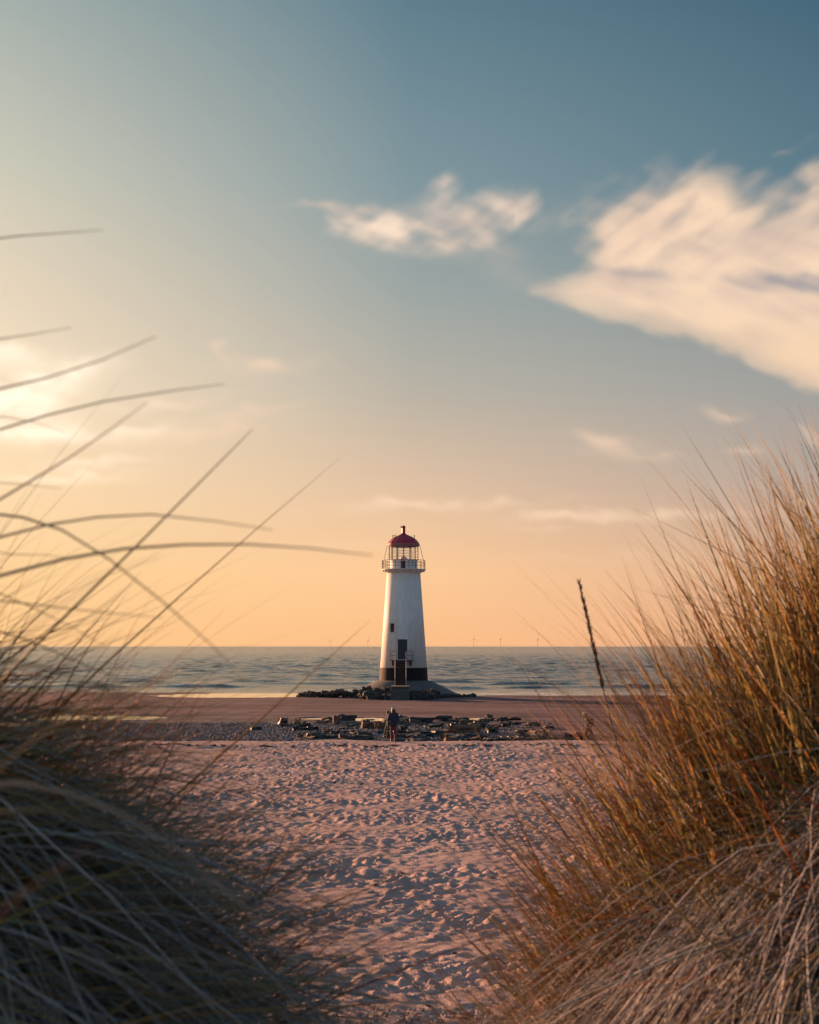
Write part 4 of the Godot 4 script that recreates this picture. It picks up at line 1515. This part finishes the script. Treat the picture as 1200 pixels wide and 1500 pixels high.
func build_grass() -> void:
	var live := paint("live marram leaf", Color(1, 1, 1), 0.5)
	live.vertex_color_use_as_albedo = true
	live.backlight_enabled = true
	live.backlight = lin(1.0, 0.78, 0.30)
	var dead := paint("dead marram leaf", Color(1, 1, 1), 0.65)
	dead.vertex_color_use_as_albedo = true
	dead.backlight_enabled = true
	dead.backlight = lin(0.40, 0.34, 0.28)
	var group := "marram tussocks on the two hummocks"
	var up := Vector3(-0.22, 1.0, 0.0)
	var spec := [
		# right hummock: upright and sunlit along the ridge
		{"at": Vector2(1.00, -3.05), "label": "tall upright marram tussock glowing orange in the middle of the right hummock", "live": {"n": 1700, "spread": Vector2(0.15, 0.20), "dir": Vector3(-0.12, 1.0, 0), "ds": 0.15, "fan": 0.7, "l": [0.28, 0.70], "bend": Vector3(-0.12, -0.07, 0), "bs": 0.09}, "dead": {"n": 300, "spread": Vector2(0.2, 0.2), "dir": up, "ds": 0.4, "l": [0.3, 0.6], "bend": Vector3(-0.2, -0.3, 0.1)}},
		{"at": Vector2(1.42, -3.15), "label": "tallest marram tussock at the right edge of the picture", "live": {"n": 1250, "spread": Vector2(0.20, 0.22), "dir": Vector3(-0.12, 1.0, 0), "ds": 0.16, "fan": 0.6, "l": [0.28, 0.74], "bend": Vector3(-0.10, -0.06, 0), "bs": 0.09}, "dead": {"n": 300, "spread": Vector2(0.2, 0.2), "dir": up, "ds": 0.4, "l": [0.3, 0.7], "bend": Vector3(-0.2, -0.3, 0.1)}},
		{"at": Vector2(0.70, -3.00), "label": "sunlit marram tussock with a dark seed spike at the left edge of the right hummock", "live": {"n": 1150, "spread": Vector2(0.13, 0.20), "dir": Vector3(-0.26, 1.0, 0), "ds": 0.17, "fan": 0.8, "l": [0.28, 0.62], "bend": Vector3(-0.18, -0.10, 0), "bs": 0.10}, "dead": {"n": 400, "spread": Vector2(0.16, 0.2), "dir": Vector3(-0.4, 0.8, 0.1), "ds": 0.35, "l": [0.25, 0.5], "bend": Vector3(-0.2, -0.3, 0.1)}},
		{"at": Vector2(0.46, -2.95), "label": "short green and orange marram tussock on the left shoulder of the right hummock", "live": {"n": 480, "spread": Vector2(0.10, 0.20), "dir": Vector3(-0.42, 0.95, 0), "ds": 0.22, "fan": 0.7, "l": [0.22, 0.50], "bend": Vector3(-0.20, -0.12, 0), "bs": 0.11}, "dead": {"n": 500, "spread": Vector2(0.12, 0.2), "dir": Vector3(-0.5, 0.6, 0.2), "ds": 0.35, "l": [0.2, 0.42], "bend": Vector3(-0.2, -0.4, 0.1)}},
		{"at": Vector2(0.30, -2.75), "label": "sparse low marram tussock lowest on the left side of the right hummock", "live": {"n": 420, "spread": Vector2(0.07, 0.22), "dir": Vector3(-0.45, 0.95, 0), "ds": 0.28, "fan": 0.6, "l": [0.18, 0.42], "bend": Vector3(-0.15, -0.12, 0), "bs": 0.12}, "dead": {"n": 500, "spread": Vector2(0.09, 0.2), "dir": Vector3(-0.35, 0.7, 0.2), "ds": 0.35, "l": [0.18, 0.36], "bend": Vector3(-0.2, -0.5, 0.1)}},
		# right hummock: drooping thatch down the near side
		{"at": Vector2(1.05, -2.45), "label": "dark thatch of drooping marram in the middle of the right hummock", "live": {"n": 380, "spread": Vector2(0.20, 0.12), "dir": Vector3(-0.3, 0.9, 0.25), "ds": 0.40, "l": [0.25, 0.6], "bend": Vector3(-0.25, -0.50, 0.15), "bs": 0.3}, "dead": {"n": 420, "spread": Vector2(0.22, 0.12), "dir": Vector3(-0.2, 0.60, 0.45), "ds": 0.50, "l": [0.3, 0.7], "bend": Vector3(-0.12, -1.1, 0.15), "bs": 0.35}},
		{"at": Vector2(0.72, -2.40), "label": "pale brown thatch of drooping marram on the left side of the right hummock", "live": {"n": 200, "spread": Vector2(0.13, 0.14), "dir": Vector3(-0.5, 0.7, 0.2), "ds": 0.40, "l": [0.25, 0.5], "bend": Vector3(-0.25, -0.45, 0.15), "bs": 0.2}, "dead": {"n": 1000, "spread": Vector2(0.13, 0.13), "dir": Vector3(-0.42, 0.60, 0.28), "ds": 0.34, "l": [0.30, 0.68], "bend": Vector3(-0.10, -1.25, 0.10), "bs": 0.24}},
		{"at": Vector2(0.50, -2.45), "label": "bleached drooping marram trailing lowest left towards the sand from the right hummock", "live": {"n": 140, "spread": Vector2(0.09, 0.2), "dir": Vector3(-0.5, 0.8, 0.1), "ds": 0.35, "l": [0.2, 0.42], "bend": Vector3(-0.2, -0.3, 0.1), "bs": 0.2}, "dead": {"n": 1300, "spread": Vector2(0.09, 0.18), "dir": Vector3(-0.42, 0.60, 0.18), "ds": 0.30, "l": [0.25, 0.58], "bend": Vector3(-0.08, -1.25, 0.08), "bs": 0.22}},
		{"at": Vector2(1.05, -2.05), "label": "long drooping marram filling the lower right corner of the picture", "live": {"n": 260, "spread": Vector2(0.22, 0.12), "dir": Vector3(-0.7, 0.45, 0.2), "ds": 0.3, "l": [0.35, 0.7], "bend": Vector3(-0.20, -0.45, 0.10), "bs": 0.25}, "dead": {"n": 720, "spread": Vector2(0.24, 0.12), "dir": Vector3(-0.34, 0.55, 0.30), "ds": 0.42, "l": [0.35, 0.75], "bend": Vector3(-0.08, -1.2, 0.10), "bs": 0.3}},
		{"at": Vector2(0.70, -2.00), "label": "hanging brown marram at the bottom edge left of the lower right corner", "live": {"n": 160, "spread": Vector2(0.12, 0.12), "dir": Vector3(-0.5, 0.6, 0.2), "ds": 0.35, "l": [0.25, 0.5], "bend": Vector3(-0.25, -0.45, 0.15), "bs": 0.25}, "dead": {"n": 800, "spread": Vector2(0.14, 0.13), "dir": Vector3(-0.38, 0.58, 0.22), "ds": 0.34, "l": [0.28, 0.62], "bend": Vector3(-0.08, -1.2, 0.08), "bs": 0.24}},
		# left hummock, bent to the right
		{"at": Vector2(-0.75, -2.25), "label": "fine dark marram tussock standing highest at the left edge of the picture", "live": {"n": 460, "spread": Vector2(0.13, 0.16), "dir": Vector3(0.50, 0.9, 0), "ds": 0.24, "fan": 0.8, "l": [0.26, 0.56], "bend": Vector3(0.22, -0.16, 0), "bs": 0.12, "r": 0.0016}, "dead": {"n": 155, "r": 0.0026, "spread": Vector2(0.16, 0.16), "dir": Vector3(0.5, 0.7, 0), "ds": 0.3, "l": [0.28, 0.54], "bend": Vector3(0.3, -0.4, 0)}},
		{"at": Vector2(-0.55, -2.21), "label": "green grey marram tussock behind the crest of the left hummock", "live": {"n": 600, "spread": Vector2(0.12, 0.16), "dir": Vector3(0.65, 0.75, 0), "ds": 0.28, "fan": 0.8, "l": [0.16, 0.34], "bend": Vector3(0.25, -0.28, 0), "bs": 0.14, "r": 0.0022}, "dead": {"n": 312, "r": 0.0026, "spread": Vector2(0.15, 0.16), "dir": Vector3(0.6, 0.6, 0.1), "ds": 0.35, "l": [0.28, 0.54], "bend": Vector3(0.25, -0.5, 0.1)}},
		{"at": Vector2(-0.37, -2.25), "label": "low marram tussock leaning right over the sand from the left hummock", "live": {"n": 589, "spread": Vector2(0.10, 0.18), "dir": Vector3(0.7, 0.75, 0), "ds": 0.30, "fan": 0.8, "l": [0.25, 0.51], "bend": Vector3(0.2, -0.25, 0), "bs": 0.15, "r": 0.0022}, "dead": {"n": 469, "r": 0.0026, "spread": Vector2(0.11, 0.16), "dir": Vector3(0.55, 0.6, 0.1), "ds": 0.35, "l": [0.22, 0.45], "bend": Vector3(0.25, -0.5, 0.1)}},
		{"at": Vector2(-0.61, -1.68), "label": "blurred green marram tussock covering the crest of the left hummock", "live": {"n": 800, "spread": Vector2(0.14, 0.16), "dir": Vector3(0.75, 0.55, 0.0), "ds": 0.28, "l": [0.24, 0.46], "bend": Vector3(0.22, -0.42, 0.05), "bs": 0.15}, "dead": {"n": 678, "r": 0.0026, "spread": Vector2(0.15, 0.16), "dir": Vector3(0.60, 0.60, 0.15), "ds": 0.32, "l": [0.32, 0.58], "bend": Vector3(0.20, -0.90, 0.1), "bs": 0.18}},
		{"at": Vector2(-0.38, -1.68), "label": "grey thatch of marram drooping down the right side of the left hummock", "live": {"n": 421, "spread": Vector2(0.11, 0.16), "dir": Vector3(0.75, 0.5, 0.05), "ds": 0.3, "l": [0.22, 0.45], "bend": Vector3(0.2, -0.45, 0.05), "bs": 0.16}, "dead": {"n": 888, "r": 0.0026, "spread": Vector2(0.11, 0.16), "dir": Vector3(0.55, 0.55, 0.15), "ds": 0.34, "l": [0.22, 0.43], "bend": Vector3(0.20, -0.95, 0.1), "bs": 0.18}},
		{"at": Vector2(-0.46, -1.23), "label": "blurred pale marram in the lower left corner of the picture", "live": {"n": 302, "spread": Vector2(0.13, 0.13), "dir": Vector3(0.8, 0.35, 0.0), "ds": 0.28, "l": [0.28, 0.50], "bend": Vector3(0.2, -0.35, 0.05), "bs": 0.15, "r": 0.0022}, "dead": {"n": 678, "r": 0.0026, "spread": Vector2(0.14, 0.13), "dir": Vector3(0.5, 0.6, 0.15), "ds": 0.34, "l": [0.22, 0.45], "bend": Vector3(0.2, -0.9, 0.1), "bs": 0.18}},
		{"at": Vector2(-0.25, -1.31), "label": "wispy dead marram at the bottom edge right of the lower left corner", "live": {"n": 100, "spread": Vector2(0.07, 0.13), "dir": Vector3(0.5, 0.7, 0.0), "ds": 0.3, "l": [0.18, 0.36], "bend": Vector3(0.15, -0.3, 0.05), "bs": 0.15}, "dead": {"n": 678, "r": 0.0026, "spread": Vector2(0.08, 0.15), "dir": Vector3(0.35, 0.6, 0.1), "ds": 0.3, "l": [0.18, 0.37], "bend": Vector3(0.2, -0.55, 0.1), "bs": 0.18}},
	]
	for s in spec:
		var x: float = s.at.x
		var z: float = s.at.y
		var root := Vector3(x, ground(x, z), z)
		var t := thing("marram_tussock", s.label, "grass tussock", Vector3.ZERO, 0.0, group)
		for part in ["live", "dead"]:
			var b := Blades.new()
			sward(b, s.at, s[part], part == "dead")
			if part == "dead":      # short broken leaves lying on the sand round the roots
				var d: Dictionary = s[part]
				sward(b, s.at, {"n": 500, "spread": d.spread * 1.25, "dir": Vector3(d.dir.x, 0.35, d.dir.z), "ds": 0.8, "fan": 0.0, "l": [0.05, 0.20], "bend": Vector3(0, -0.3, 0), "bs": 0.25, "r": 0.0024}, true)
			for k in b.v.size():
				b.v[k] -= root
			var o := obj(part + "_leaves", b.mesh(), live if part == "live" else dead, t)
			o.set_meta("kind", "stuff")
		t.position = root
		if s.label.begins_with("blurred green"):
			loose_blades(t, root, live, dead)
		if s.label.begins_with("sunlit"):
			seed_stalk(t, root, dead)
	# other tussocks of the ridge, out of the frame to both sides and on the dune face
	var k := 0
	for p in [[2.6, -3.4], [3.3, -3.0], [3.9, -3.8], [-2.4, -2.6], [-3.1, -3.2], [-3.8, -2.5], [2.2, -4.2], [-2.0, -4.0]]:
		var x: float = p[0]
		var z: float = p[1]
		var root := Vector3(x, ground(x, z), z)
		var t := thing("marram_tussock", "marram tussock farther along the dune ridge, outside the hummocks of the gap", "grass tussock", root, 0.0, "marram tussocks along the ridge")
		var b := Blades.new()
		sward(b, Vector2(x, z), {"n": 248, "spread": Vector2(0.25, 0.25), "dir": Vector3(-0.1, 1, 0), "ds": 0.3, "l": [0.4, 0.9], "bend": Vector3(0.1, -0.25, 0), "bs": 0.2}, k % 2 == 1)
		for q in b.v.size():
			b.v[q] -= root
		obj("leaves", b.mesh(), live if k % 2 == 0 else dead, t).set_meta("kind", "stuff")
		k += 1
	# sparse dry shoots at the foot of the dune
	for j in 26:
		var d := rng.randf_range(16.4, 18.9)
		var x := rng.randf_range(-2.0, 1.5)
		var b := Blades.new()
		var root := Vector3(x, ground(x, -d), -d)
		for q in rng.randi_range(7, 18):
			b.blade(Vector3(gauss(0, 0.03), -0.02, gauss(0, 0.03)), Vector3(gauss(0, 0.35), 1, gauss(0, 0.35)).normalized(), rng.randf_range(0.08, 0.30), Vector3(gauss(0.05, 0.2), -0.15, gauss(0, 0.2)), 0.0035, dead_color() * 1.3, dead_color(), 4)
		var o := obj("dry_shoot", b.mesh(), dead)
		o.position = root
		meta(o, "small tuft of dry shoots among the shells at the foot of the dune", "grass tuft", "dry shoots at the dune foot")


func seed_stalk(t: Node3D, root: Vector3, m: Material) -> void:
	var line := curve_points([Vector3(0.56, 4.28, -2.98), Vector3(0.43, 4.72, -3.0), Vector3(0.392, 4.88, -3.0), Vector3(0.358, 5.035, -3.0)], 24)
	var stalk := Mesher.new()
	stalk.tint = Color(0.20, 0.13, 0.07)
	var rad := []
	for k in line.size():
		line[k] -= root
		rad.append(0.0019)
	stalk.tube(line, rad, 5)
	obj("seed_stalk", stalk.mesh(), m, t)
	# the dense spike is set with short upward scales
	var head := Blades.new()
	for k in 260:
		var f := rng.randf()
		var at: Vector3 = line[17].lerp(line[24], f)
		var a := rng.randf() * TAU
		var out := Vector3(cos(a), 0.0, sin(a))
		head.blade(at, (Vector3(-0.2, 1.0, 0) + out * 0.45).normalized(), 0.013, Vector3.ZERO, 0.0016 * (1.1 - 0.6 * f), Color(0.14, 0.08, 0.045) * rng.randf_range(0.7, 1.3), Color(0.22, 0.14, 0.08), 2)
	obj("seed_head", head.mesh(), m, t)


func loose_blades(t: Node3D, root: Vector3, live: Material, dead: Material) -> void:
	# single long leaves reaching out from the left hummock: points from root to tip, thickness
	var list := [
		[[Vector3(-0.663, 4.250, -1.600), Vector3(-0.603, 5.242, -1.350), Vector3(-0.468, 5.259, -1.300), Vector3(-0.360, 5.259, -1.250), Vector3(-0.305, 5.248, -1.200), Vector3(-0.248, 5.237, -1.150)], 0.0020, Color(0.30, 0.235, 0.18), false],
		[[Vector3(-0.622, 4.250, -1.550), Vector3(-0.562, 5.104, -1.300), Vector3(-0.449, 5.147, -1.262), Vector3(-0.353, 5.165, -1.225), Vector3(-0.314, 5.161, -1.188), Vector3(-0.273, 5.158, -1.150)], 0.0019, Color(0.30, 0.235, 0.18), false],
		[[Vector3(-0.578, 4.250, -1.450), Vector3(-0.518, 5.031, -1.200), Vector3(-0.402, 5.088, -1.163), Vector3(-0.324, 5.104, -1.125), Vector3(-0.256, 5.111, -1.087), Vector3(-0.187, 5.129, -1.050)], 0.0024, Color(0.15, 0.15, 0.085), true],
		[[Vector3(-0.622, 4.250, -1.550), Vector3(-0.562, 4.998, -1.300), Vector3(-0.444, 5.060, -1.250), Vector3(-0.346, 5.083, -1.200), Vector3(-0.248, 5.098, -1.150), Vector3(-0.143, 5.103, -1.100)], 0.0021, Color(0.15, 0.15, 0.085), true],
		[[Vector3(-0.663, 4.250, -1.600), Vector3(-0.603, 4.892, -1.350), Vector3(-0.459, 4.975, -1.275), Vector3(-0.346, 5.024, -1.200), Vector3(-0.265, 5.052, -1.125), Vector3(-0.194, 5.080, -1.050)], 0.0024, Color(0.30, 0.235, 0.18), false],
		[[Vector3(-0.573, 4.250, -1.800), Vector3(-0.513, 4.771, -1.550), Vector3(-0.425, 4.860, -1.475), Vector3(-0.363, 4.906, -1.400), Vector3(-0.248, 5.000, -1.325), Vector3(-0.138, 5.091, -1.250)], 0.0026, Color(0.15, 0.15, 0.085), true],
		[[Vector3(-0.640, 4.250, -1.550), Vector3(-0.580, 4.892, -1.300), Vector3(-0.450, 4.961, -1.250), Vector3(-0.346, 4.992, -1.200), Vector3(-0.271, 5.002, -1.150), Vector3(-0.195, 5.002, -1.100), Vector3(-0.101, 4.986, -1.050)], 0.0022, Color(0.30, 0.235, 0.18), false],
		[[Vector3(-0.618, 4.250, -1.500), Vector3(-0.558, 4.862, -1.250), Vector3(-0.435, 4.930, -1.208), Vector3(-0.336, 4.958, -1.167), Vector3(-0.243, 4.975, -1.125), Vector3(-0.156, 4.978, -1.083), Vector3(-0.085, 4.973, -1.042), Vector3(-0.026, 4.964, -1.000)], 0.0025, Color(0.30, 0.235, 0.18), false],
		[[Vector3(-0.653, 4.250, -1.550), Vector3(-0.593, 4.973, -1.300), Vector3(-0.468, 5.021, -1.250), Vector3(-0.346, 5.011, -1.200), Vector3(-0.287, 4.997, -1.150), Vector3(-0.222, 4.960, -1.100), Vector3(-0.146, 4.901, -1.050), Vector3(-0.115, 4.875, -1.000)], 0.0020, Color(0.15, 0.15, 0.085), true],
		[[Vector3(-0.622, 4.250, -1.550), Vector3(-0.562, 4.892, -1.300), Vector3(-0.436, 4.941, -1.262), Vector3(-0.353, 4.939, -1.225), Vector3(-0.279, 4.931, -1.188), Vector3(-0.199, 4.923, -1.150)], 0.0016, Color(0.15, 0.15, 0.085), true],
		[[Vector3(-0.578, 4.250, -1.600), Vector3(-0.518, 5.047, -1.350), Vector3(-0.430, 5.053, -1.317), Vector3(-0.370, 5.048, -1.283), Vector3(-0.306, 5.039, -1.250)], 0.0014, Color(0.15, 0.15, 0.085), true],
		[[Vector3(-0.652, 4.250, -1.700), Vector3(-0.592, 4.807, -1.450), Vector3(-0.470, 4.874, -1.400), Vector3(-0.389, 4.895, -1.350), Vector3(-0.318, 4.911, -1.300), Vector3(-0.240, 4.958, -1.250)], 0.0016, Color(0.15, 0.15, 0.085), true],
		[[Vector3(-0.643, 4.250, -1.600), Vector3(-0.583, 4.879, -1.350), Vector3(-0.456, 4.927, -1.320), Vector3(-0.372, 4.914, -1.290), Vector3(-0.327, 4.901, -1.260), Vector3(-0.266, 4.878, -1.230), Vector3(-0.213, 4.864, -1.200)], 0.0018, Color(0.15, 0.15, 0.085), true],
		[[Vector3(-0.329, 4.250, -0.950), Vector3(-0.269, 4.842, -0.700), Vector3(-0.194, 4.896, -0.675), Vector3(-0.169, 4.910, -0.650), Vector3(-0.135, 4.932, -0.625), Vector3(-0.105, 4.938, -0.600)], 0.0009, Color(0.30, 0.235, 0.18), false],
		[[Vector3(-0.611, 4.250, -1.600), Vector3(-0.551, 4.963, -1.350), Vector3(-0.441, 4.993, -1.312), Vector3(-0.367, 4.983, -1.275), Vector3(-0.321, 4.980, -1.238), Vector3(-0.282, 4.974, -1.200)], 0.0014, Color(0.15, 0.15, 0.085), true],
		[[Vector3(-0.590, 4.250, -1.550), Vector3(-0.530, 4.948, -1.300), Vector3(-0.428, 4.969, -1.275), Vector3(-0.360, 4.946, -1.250), Vector3(-0.306, 4.925, -1.225), Vector3(-0.253, 4.898, -1.200)], 0.0015, Color(0.15, 0.15, 0.085), true],
		[[Vector3(-0.276, 4.250, -0.850), Vector3(-0.216, 4.798, -0.600), Vector3(-0.160, 4.855, -0.575), Vector3(-0.127, 4.875, -0.550), Vector3(-0.098, 4.887, -0.525), Vector3(-0.072, 4.891, -0.500)], 0.0012, Color(0.15, 0.15, 0.085), true],
		[[Vector3(-0.384, 4.250, -1.000), Vector3(-0.324, 4.895, -0.750), Vector3(-0.226, 4.896, -0.713), Vector3(-0.165, 4.888, -0.675), Vector3(-0.122, 4.873, -0.637), Vector3(-0.089, 4.850, -0.600)], 0.0018, Color(0.15, 0.15, 0.085), true],
		[[Vector3(-0.223, 4.250, -0.650), Vector3(-0.163, 4.767, -0.400), Vector3(-0.117, 4.823, -0.405), Vector3(-0.106, 4.831, -0.410), Vector3(-0.100, 4.837, -0.415), Vector3(-0.093, 4.842, -0.420)], 0.0011, Color(0.24, 0.085, 0.055), false],
		[[Vector3(-0.367, 4.250, -1.050), Vector3(-0.307, 4.803, -0.800), Vector3(-0.222, 4.825, -0.770), Vector3(-0.178, 4.824, -0.740), Vector3(-0.130, 4.809, -0.710), Vector3(-0.085, 4.781, -0.680), Vector3(-0.056, 4.759, -0.650)], 0.0024, Color(0.30, 0.235, 0.18), false],
		[[Vector3(-0.367, 4.250, -1.050), Vector3(-0.307, 4.772, -0.800), Vector3(-0.220, 4.811, -0.763), Vector3(-0.167, 4.812, -0.725), Vector3(-0.112, 4.797, -0.688), Vector3(-0.069, 4.765, -0.650)], 0.0024, Color(0.15, 0.15, 0.085), true],
		[[Vector3(-0.564, 4.250, -1.650), Vector3(-0.504, 5.160, -1.400), Vector3(-0.422, 5.186, -1.333), Vector3(-0.365, 5.210, -1.267), Vector3(-0.342, 5.199, -1.200)], 0.0012, Color(0.15, 0.15, 0.085), true],
		[[Vector3(-0.598, 4.250, -1.650), Vector3(-0.538, 5.066, -1.400), Vector3(-0.422, 5.109, -1.333), Vector3(-0.353, 5.104, -1.267), Vector3(-0.291, 5.081, -1.200)], 0.0014, Color(0.15, 0.15, 0.085), true],
	]
	for s in list:
		var m := Mesher.new()
		m.tint = s[2]
		var line := curve_points(s[0], 22)
		var rad := []
		for k in line.size():
			line[k] -= root
			var f := k / 22.0
			rad.append(s[1] * (1.0 - 0.88 * pow(f, 2.5)))
		m.tube(line, rad, 6)
		obj("long_leaf", m.mesh(), live if s[3] else dead, t)
